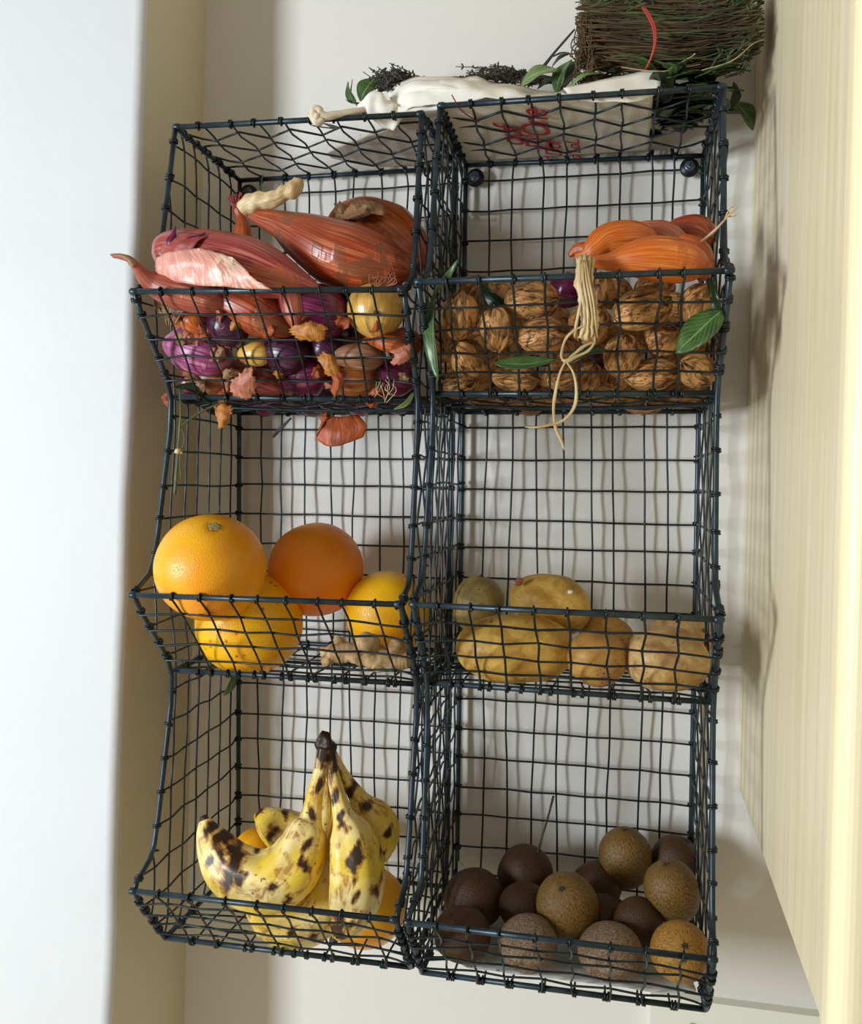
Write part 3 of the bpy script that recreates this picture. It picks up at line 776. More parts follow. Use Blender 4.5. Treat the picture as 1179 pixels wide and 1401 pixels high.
bpart('banana', [(449, 1028, -.150, 9), (455, 1060, -.153, 9), (464, 1095, -.157, 11), (470, 1118, -.160, 16), (478, 1140, -.163, 29), (485, 1170, -.167, 36),
    (487, 1205, -.172, 38), (482, 1237, -.178, 35), (472, 1262, -.184, 26), (462, 1278, -.188, 13), (458, 1284, -.19, 6)],
    [(480, 1185, -.2, 12), (484, 1205, -.2, 13), (488, 1228, -.2, 8), (490, 1172, -.2, 14), (470, 1120, -.17, 12), (460, 1085, -.17, 12), (452, 1045, -.17, 22), (520, 1180, -.2, 9), (455, 1280, -.2, 22), (512, 1225, -.2, 10), (478, 1265, -.2, 12)],
    [(459, 1282, -.189, 6), (455, 1288, -.190, 6), (453, 1290, -.19, 4)])
bpart('banana', [(451, 1030, -.142, 9), (468, 1060, -.135, 9), (484, 1083, -.128, 11), (495, 1100, -.122, 16), (507, 1117, -.115, 27), (515, 1138, -.11, 31),
    (516, 1158, -.105, 25), (512, 1172, -.10, 13), (509, 1180, -.098, 6)],
    [(532, 1142, -.13, 8), (500, 1100, -.13, 12), (480, 1078, -.13, 14), (465, 1055, -.13, 18), (526, 1165, -.12, 9)])
bpart('banana', [(448, 1034, -.146, 7), (446, 1075, -.135, 7), (444, 1105, -.125, 10), (440, 1135, -.115, 22), (420, 1150, -.105, 30), (395, 1140, -.10, 31), (372, 1126, -.095, 24), (358, 1114, -.092, 13), (354, 1109, -.092, 6)],
    [(392, 1113, -.12, 12), (372, 1140, -.12, 12), (357, 1112, -.1, 9)])
bpart('banana', [(450, 1036, -.148, 7), (458, 1080, -.128, 7), (466, 1120, -.125, 14), (468, 1160, -.125, 30), (462, 1200, -.130, 36), (440, 1240, -.145, 36),
    (410, 1262, -.160, 34), (375, 1262, -.172, 27), (350, 1248, -.180, 15), (340, 1240, -.182, 6)],
    [(345, 1242, -.19, 10), (430, 1284, -.18, 12), (400, 1280, -.19, 8), (455, 1265, -.17, 16)])
smooth_sweep([(452, 1048, -.150, 8), (449, 1030, -.150, 12), (445, 1015, -.150, 11), (442, 1008, -.150, 9), (438, 1005, -.150, 7)], 5, 18, lump=.5, lump_f=120).build('crown', M_BANTIP, bu)
citrus_fruit('orange', 500, 1240, -.100, 56, M_YEL2, 'yellow orange fruit behind the bananas at the right of the bottom basket', axis=(0, .4, 1), seed=6)
citrus_fruit('orange', 350, 1164, -.060, 31, M_GRAPE, 'small amber citrus fruit peeping out behind the hooked banana', axis=(.2, 0, 1), seed=7)

# ------------------------------------------------------------------ kiwis
def kiwi_obj(px, py, Y, a, bb, ang, el, mat, label, seed, calyx=True):
    py, Y, a, bb = settle(px, py, Y, a, bb, view(roll=ang, el=el), ('R', 3), .003)
    c = P(px, py, Y); s = mpp(c); ax = view(roll=ang, el=el); r = bb * s; L = a * s
    b = blob(c, ax * L, lambda t: r * (1 - abs(t) ** 2.15) ** .5 * (1 + .03 * t), 32, 24, lambda d, i, q: r * .03 * noise.noise(Vector(d * 40) + Vector((seed, 0, 0))))
    o = b.build('kiwi_fruit', mat); tag(o, label, 'kiwi')
    if calyx:
        b = MB(); p = c + ax * L * .985
        for k in range(7):
            t = view(roll=k * 51 + seed * 20, el=0); t = t - ax * (t @ ax); t /= np.linalg.norm(t) + 1e-9
            b.tube([p - ax * .001, p + ax * .0012 + t * .0012, p + ax * .0008 + t * .0035], [.0009, .0008, .0003], 5)
        b.build('calyx', M_TWIGD, o)
    return o
kiwi_obj(855, 1174, -.052, 42, 36, 95, 10, M_KIWI, 'upright olive brown kiwi standing highest against the back wires', 1)
kiwi_obj(921, 1178, -.040, 36, 32, 60, 10, M_KIWI_D, 'dark kiwi in the back right corner behind the lit oval one', 2)
kiwi_obj(919, 1220, -.118, 45, 37, 105, 15, M_KIWI, 'oval brown kiwi with a sheen, above the golden one on the right', 3)
kiwi_obj(776, 1239, -.140, 47, 42, 110, 38, M_KIWI, 'kiwi with its dark calyx on top in the middle of the basket', 4)
k5 = kiwi_obj(718, 1195, -.060, 38, 37, 50, 10, M_KIWI_D, 'dark kiwi with a long twig standing up out of it', 5, False)
a_ = P(736, 1166, -.062); b = MB(); b.tube(cr([P(734, 1172, -.065), P(740, 1150, -.066), P(749, 1120, -.066), P(754, 1101, -.067), P(757, 1089, -.067)], 4), [.0015] * 4 + [.0011] * 8 + [.0013] * 5, 8)
tg = b.build('dry_twig', M_TWIGD); tag(tg, 'thin dark twig standing upright among the kiwis', 'twig')
kiwi_obj(648, 1229, -.105, 42, 39, 20, 20, M_KIWI_D, 'very dark kiwi at the left back, above the front left one', 6, False)
kiwi_obj(632, 1288, -.178, 42, 39, 0, 20, M_KIWI_D, 'front left corner kiwi, dark brown with an orange tinge', 7, False)
kiwi_obj(722, 1296, -.178, 42, 39, 10, 30, M_KIWI_W, 'greyish brown kiwi behind the front wires, second from the left', 8, False)
kiwi_obj(834, 1316, -.192, 49, 42, 15, 35, M_KIWI_W, 'wrinkled grey kiwi leaning on the front wires', 9, False)
kiwi_obj(930, 1302, -.182, 46, 40, 100, 55, M_KIWI_G, 'bright golden kiwi in the front right corner', 10)
kiwi_obj(716, 1240, -.120, 34, 32, 10, 10, M_KIWI_D, 'shadowed kiwi under the one with the twig', 11, False)
kiwi_obj(824, 1258, -.100, 38, 34, 0, 10, M_KIWI_D, 'dark kiwi just right of the one showing its calyx', 12, False)
kiwi_obj(872, 1262, -.135, 34, 33, 20, 10, M_KIWI_D, 'shadowed kiwi low between the oval and the golden ones', 13, False)
kiwi_obj(815, 1212, -.060, 36, 32, 30, 0, M_KIWI_D, 'dark kiwi at the back, left of and below the upright one', 14, False)
# thin crumpled paper the kiwis lie on
g = []
lx = np.linspace(.296, .553, 30)
for i, t in enumerate(np.linspace(0, 1, 26)):
    row = []
    y = -.012 - .168 * t
    for j, x in enumerate(lx):
        e = max(0, .035 - (x - .296)) * 1.05 * (.75 + .35 * math.sin(i * .7)) + max(0, (x - .535)) * .3
        row.append((x + .001 * math.sin(i * 2.1), y, .0068 + e + .0016 * noise.noise(Vector((x * 60, y * 60, 0)))))
    g.append(row)
b = MB(); b.sheet(g, .0003); o = b.build('paper_liner', M_LINER); tag(o, 'thin crumpled white paper lining the floor under the kiwis', 'paper')

# ------------------------------------------------------------------ walnuts
WN = []
for k in range(4):
    rs = k * 7.3
    def wdisp(d, i, seg, rs=rs):
        th = (i % seg) / seg * 2 * PI; t = (i // seg) / 27
        seam = max(math.exp(-(((th + PI) % (2 * PI) - PI) / .16) ** 2), math.exp(-((th - PI) / .16) ** 2))
        w = noise.noise(Vector((math.cos(th) * 3.4 + rs, math.sin(th) * 3.4, t * 2.2))); w2 = noise.noise(Vector((math.cos(th) * 7 + rs, math.sin(th) * 7, t * 4)))
        return .0014 * seam - .0017 * (1 - min(1, abs(w) * 5)) * (1 - seam) - .0009 * (1 - min(1, abs(w2) * 4)) * (1 - seam)
    b = blob(np.zeros(3), np.array((0, 0, .0215)), lambda t: .0178 * (1 - abs(t) ** 2.3) ** .5 * (1 + .05 * t) , 44, 28, wdisp, up=(1, 0, 0))
    tipb = MB(); tipb.tube([(0, 0, .0195), (0, 0, .0225), (0, 0, .0238)], [.004, .0018, .0005], 10); b.add(tipb.v[0], tipb.f, tipb.uv)
    me = b.mesh('walnut'); me.materials.append(M_WALNUT); WN.append(me)
def wal(px, py, Y, a, bb, ang, el, spin, label, k=0):
    Y += fitY(lambda d: ellpts(px, py, Y + d, a, bb, view(roll=ang, el=el)), ('R', 1))
    c = P(px, py, Y); s = mpp(c); o = bpy.data.objects.new('walnut', WN[k % 4]); col.objects.link(o)
    ax = Vector(view(roll=ang, el=el)); q = ax.to_track_quat('Z', 'Y'); o.rotation_mode = 'QUATERNION'
    from mathutils import Quaternion
    o.rotation_quaternion = q @ Quaternion((0, 0, 1), math.radians(spin)); o.location = c
    o.scale = (bb * s / .0178, bb * s / .0178, a * s / .0225); tag(o, label, 'walnut', 'walnuts in the top right basket'); return o
WLIST = [
 (629, 433, -.205, 34, 26, 85, 10, 60, 'walnut at the top left of the pile, beside the long green leaf'),
 (678, 450, -.208, 31, 23, 95, 5, 20, 'deeply furrowed upright walnut, second from the left in the upper row'),
 (727, 412, -.190, 37, 27, 5, 5, 80, 'broad walnut whose flat seam shows, just under the rim'),
 (741, 460, -.215, 34, 26, 8, 5, 40, 'walnut lying directly under the broad seamed one'),
 (640, 491, -.208, 29, 25, 130, 20, 10, 'tilted walnut under the top left one'),
 (806, 444, -.195, 29, 27, 60, 20, 120, 'walnut half covered by the hanging straw tie'),
 (878, 422, -.212, 41, 29, 20, 5, 70, 'largest walnut with a pitted shell right of the straw tie'),
 (955, 418, -.205, 31, 27, 70, 20, 30, 'golden walnut in the upper right corner above the leaf'),
 (851, 487, -.205, 30, 26, 80, 10, 90, 'upright walnut in the middle row under the largest one'),
 (906, 465, -.180, 26, 24, 30, 40, 30, 'dark cracked walnut left of the green leaf at the right'),
 (892, 512, -.198, 37, 23, 8, 5, 60, 'long flat walnut in the bottom row under the dark cracked one'),
 (954, 508, -.192, 28, 24, 150, 10, 50, 'walnut in the lower right corner under the leaf'),
 (705, 517, -.198, 34, 19, -5, 10, 20, 'walnut under the green leaf at the bottom left'),
 (768, 512, -.196, 25, 22, 30, 10, 130, 'walnut behind the knot of the straw tie'),
 (628, 525, -.185, 25, 20, 10, 20, 80, 'walnut in the lower left corner of the pile'),
 (690, 543, -.178, 26, 17, 0, 10, 20, 'walnut at the very bottom left showing under the front rod'),
 (752, 541, -.165, 27, 18, 5, 0, 70, 'walnut at the bottom left of the straw tie loop'),
 (822, 534, -.182, 26, 21, 5, 10, 40, 'walnut at the bottom right of the straw tie loop'),
 (880, 551, -.150, 30, 15, 0, 0, 90, 'walnut at the bottom under the long flat one'),
 (942, 537, -.168, 28, 16, 3, 0, 110, 'walnut at the very bottom right of the pile'),
 (817, 400, -.150, 27, 24, 80, 10, 30, 'walnut just under the rim behind the straw tie'),
]
for i, w in enumerate(WLIST): wal(*w, k=i)
for i, (px, py, Y, lb) in enumerate([(655, 458, -.130, 'shadowed walnut in the gap between the top left and the furrowed one'), (703, 482, -.130, 'shadowed walnut below and right of the furrowed upright one'), (780, 484, -.120, 'shadowed walnut behind the end of the straw sheath'),
    (835, 462, -.130, 'shadowed walnut in the gap left of the upright middle one'), (928, 488, -.125, 'shadowed walnut just left of and below the broad leaf tip'), (722, 545, -.130, 'shadowed walnut low at the back between the bottom left ones'),
    (655, 530, -.130, 'shadowed walnut low behind the corner one on the left'), (603, 470, -.135, 'shadowed walnut against the left side wires'), (922, 422, -.130, 'shadowed walnut between the largest and the golden one'), (800, 520, -.120, 'shadowed walnut right of the loop of the straw tie'), (690, 412, -.135, 'shadowed walnut above the furrowed upright one')]):
    wal(px, py, Y, 27, 22, (i * 67) % 180, 10, i * 50, lb, k=i)
for i, (px, py, Y, lb) in enumerate([(620, 500, -.075, 'below the left side leaf'), (668, 500, -.070, 'left of the flat green leaf'), (712, 440, -.080, 'between the furrowed and the seamed one'), (757, 440, -.075, 'left of the straw sheath'),
    (765, 520, -.070, 'behind the straw knot'), (842, 520, -.075, 'left of the long flat one'), (870, 460, -.075, 'under the largest one'), (915, 500, -.070, 'beside the lower right corner one'), (960, 470, -.075, 'behind the broad green leaf'),
    (650, 405, -.080, 'near the rim above the top left one'), (785, 545, -.150, 'at the bottom under the straw knot'), (655, 548, -.155, 'at the bottom just right of the lower left corner'), (850, 545, -.155, 'at the bottom beneath the upright middle one'), (915, 548, -.155, 'at the bottom left of the lower right corner'), (720, 552, -.11, 'at the bottom back under the flat leaf'), (838, 400, -.08, 'near the rim behind the largest one'), (895, 395, -.08, 'under the bright orange shallot')]):
    wal(px, py - (8 if py > 540 else 0), Y, 28 if py < 540 else 26, 24 if py < 540 else 17, (i * 47) % 180 if py < 540 else 4, 10, i * 50, 'dim walnut ' + lb, k=i)
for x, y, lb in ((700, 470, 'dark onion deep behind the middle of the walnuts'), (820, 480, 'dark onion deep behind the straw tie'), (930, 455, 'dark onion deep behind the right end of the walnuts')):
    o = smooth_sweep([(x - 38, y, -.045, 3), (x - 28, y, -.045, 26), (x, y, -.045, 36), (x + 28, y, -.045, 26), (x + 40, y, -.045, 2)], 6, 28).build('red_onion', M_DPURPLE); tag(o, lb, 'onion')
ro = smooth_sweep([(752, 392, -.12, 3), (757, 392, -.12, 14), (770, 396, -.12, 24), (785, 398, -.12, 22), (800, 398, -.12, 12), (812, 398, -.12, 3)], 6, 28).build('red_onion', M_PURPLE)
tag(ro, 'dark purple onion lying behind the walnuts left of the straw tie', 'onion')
one_leaf('long green leaf standing upright at the left end of the walnuts', M_LEAF, 600, 520, 597, 392, -.235, 26, el=35, fold=.5, curl=.06, Y2=-.225)
one_leaf('narrow curled green leaf with a dry tip above the left end of the walnuts', M_LEAF, 594, 400, 626, 355, -.225, 14, el=45, fold=.6, curl=-.12)
one_leaf('green leaf lying flat among the walnuts, left of the straw tie', M_LEAF, 676, 497, 760, 492, -.226, 24, el=55, roll=80, fold=.25, curl=-.06)
one_leaf('dark green leaf lying right of the straw tie knot', M_LEAF_D, 772, 500, 832, 480, -.222, 26, el=45, roll=80, fold=.3)
one_leaf('broad green leaf with a pale edge at the right end of the walnuts', M_LEAF, 988, 425, 925, 484, -.238, 44, el=60, roll=110, fold=.12, curl=.05)
one_leaf('dark leaf standing behind the walnuts under the rim on the left', M_LEAF_D, 700, 425, 658, 388, -.16, 26, el=40)
one_leaf('dark green leaf tucked in the upper right corner behind the golden walnut', M_LEAF_D, 985, 440, 972, 380, -.215, 24, el=40)

# ------------------------------------------------------------------ tied shallots over the walnuts
def onion_obj(name, seq, mat, label, seg=34, lump=.06, cat='onion', parent=None, group=None, lf=30, where=None):
    if where is not None:
        dY = fitY(lambda d: smooth_sweep([(x, y, Y + d, r) for x, y, Y, r in seq], 3, 10).v[0], where); seq = [(x, y, Y + dY, r) for x, y, Y, r in seq]
    b = smooth_sweep(seq, 7, seg, lump=lump, lump_f=lf, seed=len(label))
    o = b.build(name, mat, parent)
    if parent is None: tag(o, label, cat, group)
    return o
onion_obj('shallot', [(786, 350, -.195, 3), (800, 349, -.195, 9), (812, 340, -.195, 15), (826, 329, -.192, 20), (845, 325, -.188, 23), (868, 325, -.182, 22), (886, 331, -.176, 17), (895, 336, -.172, 8), (898, 338, -.17, 2)], M_ORSH, 'orange shallot lying on top at the left of the tied bunch', cat='shallot')
onion_obj('shallot', [(790, 356, -.238, 4), (812, 358, -.238, 8), (836, 358, -.236, 13), (860, 354, -.234, 22), (885, 354, -.232, 29), (912, 356, -.230, 31), (938, 360, -.228, 28), (957, 366, -.226, 19), (966, 371, -.225, 8), (968, 373, -.225, 2)], M_ORSH, 'long bright orange shallot lying along the rim over the walnuts', cat='shallot')
onion_obj('shallot', [(866, 310, -.15, 3), (878, 312, -.15, 10), (893, 318, -.15, 17), (910, 323, -.15, 19), (925, 330, -.15, 16), (938, 340, -.15, 9), (944, 345, -.15, 2)], M_PALEPINK, 'pale pink shallot between the two orange ones and the red one', cat='shallot')
onion_obj('shallot', [(912, 318, -.115, 3), (922, 314, -.115, 14), (938, 316, -.115, 22), (955, 320, -.115, 24), (968, 328, -.115, 17), (977, 334, -.115, 5)], M_RUST, 'round reddish brown shallot at the back by the right post', cat='shallot')
onion_obj('shallot', [(925, 330, -.185, 3), (935, 330, -.185, 10), (948, 340, -.185, 17), (957, 354, -.188, 19), (960, 370, -.19, 16), (960, 384, -.19, 5)], M_RUST2, 'dark rust shallot with a shrivelled top by the right end of the rim', cat='shallot')
onion_obj('shallot', [(778, 350, -.16, 3), (790, 342, -.16, 9), (805, 345, -.16, 14), (822, 352, -.16, 14), (840, 360, -.16, 4)], M_RUST2, 'shallot neck fanned out at the left end of the tied bunch', cat='shallot')
def strand(b, seq, r=.0011, n=5):
    c, rr_ = pts3([(x, y, Y, w) for x, y, Y, w in seq]); a = cr(np.hstack([c, rr_[:, None]]), n)
    b.tube(a[:, :3], a[:, 3], 6, fn=lambda th, t: 1 - .55 * np.abs(np.sin(th + 2.5 * t)))
tie = empty('straw_tie', P(790, 480, -.262)); tag(tie, 'pale dried leaf tie knotted and hanging in a loop over the walnut basket', 'straw tie')
b = MB()
rib = [[(789, 352, -.256), (797, 348, -.264), (806, 350, -.262), (813, 354, -.256)], [(787, 385, -.266), (796, 384, -.273), (805, 383, -.271), (811, 385, -.264)], [(792, 415, -.268), (801, 414, -.275), (811, 413, -.272), (817, 414, -.266)],
       [(795, 440, -.268), (804, 440, -.275), (812, 438, -.273), (819, 438, -.267)], [(790, 462, -.268), (803, 466, -.272), (812, 458, -.272), (817, 456, -.268)]]
rg = np.array([[P(*q) for q in r_] for r_ in rib]); rg = np.array([cr(r_, 5) for r_ in rg]); rg = np.array([cr(rg[:, j_], 6) for j_ in range(rg.shape[1])]).transpose(1, 0, 2)
for i_ in range(rg.shape[0]):
    for j_ in range(rg.shape[1]): rg[i_, j_] += CF * (.0022 * math.sin(j_ * 1.7 + i_ * .12) + .0008 * noise.noise(Vector(rg[i_, j_] * 200))) + CR * (.0014 * noise.noise(Vector((i_ * .5, j_ * .2, 4))))
    rg[i_, 0] += CR * R.uniform(-.0012, .001); rg[i_, -1] += CR * R.uniform(-.001, .0012)
b.sheet(rg, .0006)
for sx in (-7, 0, 6, 11):
    strand(b, [(797 + sx * .4, 356, -.268, 1.5), (798 + sx * .7, 385, -.276, 2.4), (803 + sx * .8, 415, -.277, 2.2), (806 + sx * .8, 442, -.275, 1.8), (803 + sx * 1.3, 468 + 5 * math.sin(sx * 2.1), -.270, .8)])
strand(b, [(797, 400, -.273, 2), (792, 425, -.274, 3), (788, 445, -.273, 3), (786, 462, -.270, 1)])
b.build('leaf_sheath', M_STRAW, tie)
b = MB()
strand(b, [(800, 445, -.271, 3), (785, 452, -.272, 2.5), (773, 465, -.272, 2.5), (768, 485, -.272, 2.5), (771, 494, -.272, 3)])
strand(b, [(812, 455, -.270, 3.5), (813, 468, -.271, 3), (804, 480, -.272, 3), (788, 488, -.273, 3), (775, 494, -.274, 3.5), (768, 492, -.273, 2)])
strand(b, [(812, 468, -.271, 3), (798, 474, -.273, 3), (786, 484, -.273, 3), (776, 494, -.273, 3)])
strand(b, [(774, 494, -.273, 3.5), (766, 510, -.272, 3), (760, 535, -.270, 3), (757, 560, -.268, 3), (760, 585, -.266, 3), (768, 603, -.265, 2.5), (772, 616, -.264, 1)])
strand(b, [(775, 495, -.273, 3), (784, 510, -.272, 3), (788, 530, -.270, 3), (786, 555, -.268, 3), (772, 574, -.267, 3), (750, 582, -.268, 2.5), (730, 585, -.270, 1.8), (718, 584, -.270, .8)])
b.build('tail', M_STRAW, tie)
for lab, sq in (('dry pale root tip sticking out past the right post above the shallots', [(955, 334, -.19, 3), (975, 318, -.21, 2.5), (990, 302, -.22, 2), (999, 292, -.225, 2.5), (1010, 284, -.23, 1)]),):
    b = MB(); strand(b, sq); strand(b, [(990, 302, -.22, 1.5), (998, 286, -.225, 1.5), (1004, 282, -.225, .6)]); strand(b, [(995, 296, -.22, 1.5), (1003, 296, -.225, 1), (1010, 292, -.225, .5)])
    o = b.build('dried_stalk', M_STRAW); tag(o, lab, 'stalk')

# ------------------------------------------------------------------ onions, top left basket
B1 = 'onions and shallots in the top left basket'
def on(*a, **k): return onion_obj(*a, **{**dict(group=B1, where=('L', 1)), **k})
# back row and top
bigon = on('onion', [(455, 290, -.085, 3), (462, 296, -.085, 24), (478, 308, -.085, 44), (505, 326, -.085, 57), (530, 340, -.085, 58), (556, 352, -.085, 46), (572, 362, -.085, 26), (580, 368, -.085, 5)], M_RUST2, 'big round orange onion at the back right of the top basket', seg=44)
on('shallot', [(330, 286, -.165, 5), (345, 292, -.168, 9), (362, 300, -.172, 13), (385, 308, -.176, 20), (405, 318, -.18, 29), (432, 332, -.183, 39), (462, 347, -.183, 46), (495, 358, -.18, 46), (528, 366, -.176, 38), (550, 370, -.172, 26), (562, 373, -.17, 8)], M_RUST, 'large rust brown shallot with a long neck running up to the left', seg=44)
dsh = on('shallot', [(326, 286, -.13, 9), (330, 300, -.13, 8), (332, 318, -.13, 13), (332, 340, -.132, 16), (330, 362, -.135, 26), (328, 385, -.14, 30), (326, 405, -.145, 20), (325, 415, -.145, 5)], M_RUST2, 'upright shallot whose frilly pink cut neck stands above the others')
b = MB()
for k in range(26):
    a = R.uniform(0, 2 * PI); q = R.uniform(2, 11)
    strand(b, [(326, 290, -.132, 3), (326 + q * math.cos(a) * .8, 280, -.134, 2.2), (325 + q * 1.3 * math.cos(a), 266 + R.uniform(-3, 9), -.134 - .008 * math.sin(a), 1.8)], n=3)
b.build('cut_neck', M_PINK2, dsh)
ds = onion_obj('dried_stalk', [(331, 289, -.175, 8), (340, 281, -.176, 12), (360, 276, -.178, 12), (380, 270, -.18, 10), (390, 264, -.181, 10), (402, 258, -.182, 11), (409, 248, -.183, 8), (410, 246, -.183, 3)], M_STRAW, 'thick pale dried stalk lying across the top of the onions', cat='stalk', lump=.4, lf=110)
b = pleaf(386, 322, 360, 238, -.10, 10, el=30, fold=.5); o = b.build('leek_leaf', M_LEAF); tag(o, 'narrow green leaf crossing behind the pale dried stalk', 'leaf')
NECK = True
shA = on('shallot', [(214, 352, -.215, 12), (226, 348, -.215, 27), (248, 346, -.216, 31), (275, 350, -.218, 35), (305, 357, -.22, 39), (340, 366, -.222, 40), (372, 376, -.222, 34), (400, 386, -.222, 24), (424, 393, -.221, 13), (438, 397, -.22, 4)], M_PINK2, 'large pink banana shallot lying at the top left with peeling pale skin', seg=48)
def flake(parent, rows, mat, label=None, name='loose_skin', cat='onion skin', group=None, off_=0):
    """curved papery sheet through rows of (px, py, Y) points"""
    g = [[P(*q) for q in r_] for r_ in rows]; g = np.array(g); m_, n_ = g.shape[:2]
    G = np.array([cr(r_, 6) for r_ in g]); G = np.array([cr(G[:, j], 6) for j in range(G.shape[1])]).transpose(1, 0, 2)
    m2, n2 = G.shape[:2]; cen = G.mean(axis=(0, 1)); sc = np.linalg.norm(G[0, 0] - G[-1, -1]); big = sc > .05; fq = 160 if not big else 45; je = (-.30, .12) if not big else (-.05, .01); sc = min(sc, .03)
    for i in range(m2):
        for j in range(n2):
            e = i in (0, m2 - 1) or j in (0, n2 - 1); q = Vector(G[i, j] * fq)
            G[i, j] += CF * sc * (.10 * noise.noise(q) + .07 * noise.noise(q * 2.3)) + (CR * noise.noise(q + Vector((5, 0, 0))) + CU * noise.noise(q + Vector((0, 5, 0)))) * sc * .05
            if e: G[i, j] += (G[i, j] - cen) * R.uniform(*je)
    b = MB(); b.sheet(G, .0003); o = b.build(name, mat, parent)
    if parent is None: tag(o, label, cat, group)
    return o
M_PEEL = skin('peeling_pale_pink_skin', srgb(238, 190, 168), srgb(214, 132, 116), srgb(248, 224, 206), srgb(240, 205, 170), 12, .4, .6, .5)
for rows in ([[(462, 296, -.135), (474, 284, -.140), (490, 276, -.138)], [(472, 300, -.150), (486, 292, -.154), (504, 286, -.150)], [(482, 300, -.148), (500, 298, -.152), (512, 292, -.146)]],
             [[(458, 278, -.12), (456, 290, -.13), (460, 304, -.13)], [(466, 276, -.13), (466, 290, -.142), (468, 303, -.138)], [(474, 282, -.125), (476, 290, -.138), (478, 300, -.138)]],
             [[(478, 274, -.12), (500, 272, -.12), (524, 280, -.125)], [(484, 282, -.14), (506, 282, -.143), (528, 288, -.14)], [(488, 290, -.145), (508, 292, -.148), (526, 296, -.144)]]):
    flake(bigon, rows, M_STALK, name='dry_neck_skin')
flake(shA, [[(213, 352, -.244), (240, 342, -.250), (280, 340, -.256), (318, 350, -.262)], [(211, 368, -.245), (245, 362, -.257), (300, 366, -.265), (350, 382, -.268)], [(216, 386, -.236), (250, 388, -.250), (310, 394, -.262), (372, 398, -.262)]], M_PEEL)
flake(shA, [[(215, 345, -.236), (225, 330, -.240), (240, 316, -.238)], [(235, 350, -.248), (248, 332, -.250), (262, 318, -.244)], [(262, 346, -.250), (272, 330, -.248), (285, 322, -.242)]], M_PINK2)
b = MB(); strand(b, [(232, 345, -.24, 6), (234, 332, -.243, 7), (238, 318, -.243, 5), (240, 309, -.243, 1.5)]); strand(b, [(246, 342, -.245, 8), (262, 330, -.245, 7), (274, 322, -.243, 4), (282, 318, -.242, 1)]); b.build('torn_neck', M_PURPLE, shA)
st = onion_obj('shallot', [(155, 350, -.262, 3), (165, 351, -.262, 4), (177, 355, -.26, 5), (187, 365, -.255, 7), (197, 378, -.248, 11), (213, 389, -.240, 17), (236, 398, -.235, 23), (262, 404, -.23, 25), (290, 412, -.225, 22), (312, 420, -.22, 10), (318, 423, -.22, 3)], M_PINK, 'pinkish shallot at the left whose dried stalk sticks out over the corner', cat='shallot', group=B1)
b = MB(); strand(b, [(153, 349, -.262, 4), (160, 350, -.263, 4.4), (170, 352, -.263, 4.8), (178, 356, -.262, 5.6), (184, 364, -.260, 6)]); b.build('dried_tip', M_STALK, st)
# front rows seen through the wires
yo = on('onion', [(514, 389, -.205, 3), (514, 391, -.205, 16), (514, 400, -.205, 31), (514, 413, -.205, 38), (514, 428, -.205, 39), (514, 442, -.205, 35), (514, 454, -.205, 24), (514, 462, -.205, 10), (514, 464, -.205, 3)], M_YONION, 'shiny golden yellow onion in the upper right corner of the basket', lump=.03)
b = MB()
for k in range(12):
    x = 505 + k * 3.4; strand(b, [(x * .5 + 257, 392, -.22, 1.2), (x, 384 - 3 * math.sin(k), -.228, .8), (x + 8 * math.sin(k * 2.2), 376 + 4 * math.sin(k * 1.7), -.232, .5), (x + 12 * math.sin(k), 382 + 3 * math.cos(k), -.230, .3)], n=4)
b.build('roots', M_FLAKE3, yo)
on('onion', [(375, 412, -.195, 5), (385, 413, -.2, 14), (402, 417, -.205, 25), (425, 424, -.205, 36), (448, 430, -.2, 36), (466, 434, -.195, 26), (480, 436, -.19, 6)], M_PURPLE, 'glossy magenta purple onion in the middle behind the wires', lump=.05)
flake(None, [[(392, 446, -.236), (420, 440, -.241), (448, 446, -.236)], [(400, 458, -.236), (424, 456, -.242), (448, 458, -.236)], [(414, 466, -.230), (428, 469, -.235), (442, 467, -.230)]], M_FLAKE, 'speckled brown papery skin clinging under the magenta purple onion')
on('shallot', [(385, 390, -.215, 3), (392, 396, -.22, 10), (399, 410, -.226, 17), (404, 430, -.228, 16), (408, 448, -.226, 8), (410, 455, -.225, 2)], M_PINK, 'pointed pale pink shallot leaning left of the magenta purple onion')
on('shallot', [(258, 388, -.2, 8), (280, 396, -.205, 20), (305, 405, -.207, 28), (335, 418, -.207, 34), (365, 434, -.205, 32), (390, 448, -.2, 20), (405, 458, -.195, 6)], M_RUST, 'rusty shallot running diagonally under the pink banana shallot')
on('shallot', [(282, 414, -.215, 3), (290, 416, -.22, 10), (300, 428, -.222, 22), (312, 446, -.222, 28), (322, 462, -.22, 22), (328, 474, -.215, 5)], M_DPURPLE, 'dusky violet shallot with a pointed top left of centre')
on('onion', [(224, 472, -.215, 4), (232, 472, -.215, 16), (248, 474, -.212, 28), (275, 482, -.215, 32), (300, 490, -.212, 26), (318, 496, -.208, 8)], M_LILAC, 'lilac onion with flaking silvery skin at the left')
on('onion', [(250, 426, -.215, 4), (256, 430, -.215, 14), (263, 436, -.215, 19), (270, 446, -.215, 17), (276, 456, -.215, 5)], M_RUST2, 'small orange brown onion in the left corner under the rim')
on('onion', [(252, 512, -.19, 4), (264, 514, -.195, 18), (286, 518, -.2, 27), (312, 518, -.2, 27), (335, 512, -.197, 20), (350, 506, -.19, 5)], M_BROWN, 'amber brown onion low at the left above the front rod')
on('shallot', [(246, 498, -.20, 3), (256, 510, -.2, 10), (262, 524, -.198, 17), (276, 538, -.19, 12), (284, 546, -.185, 3)], M_PURPLE, 'dark red purple shallot wedged in the lower left corner')
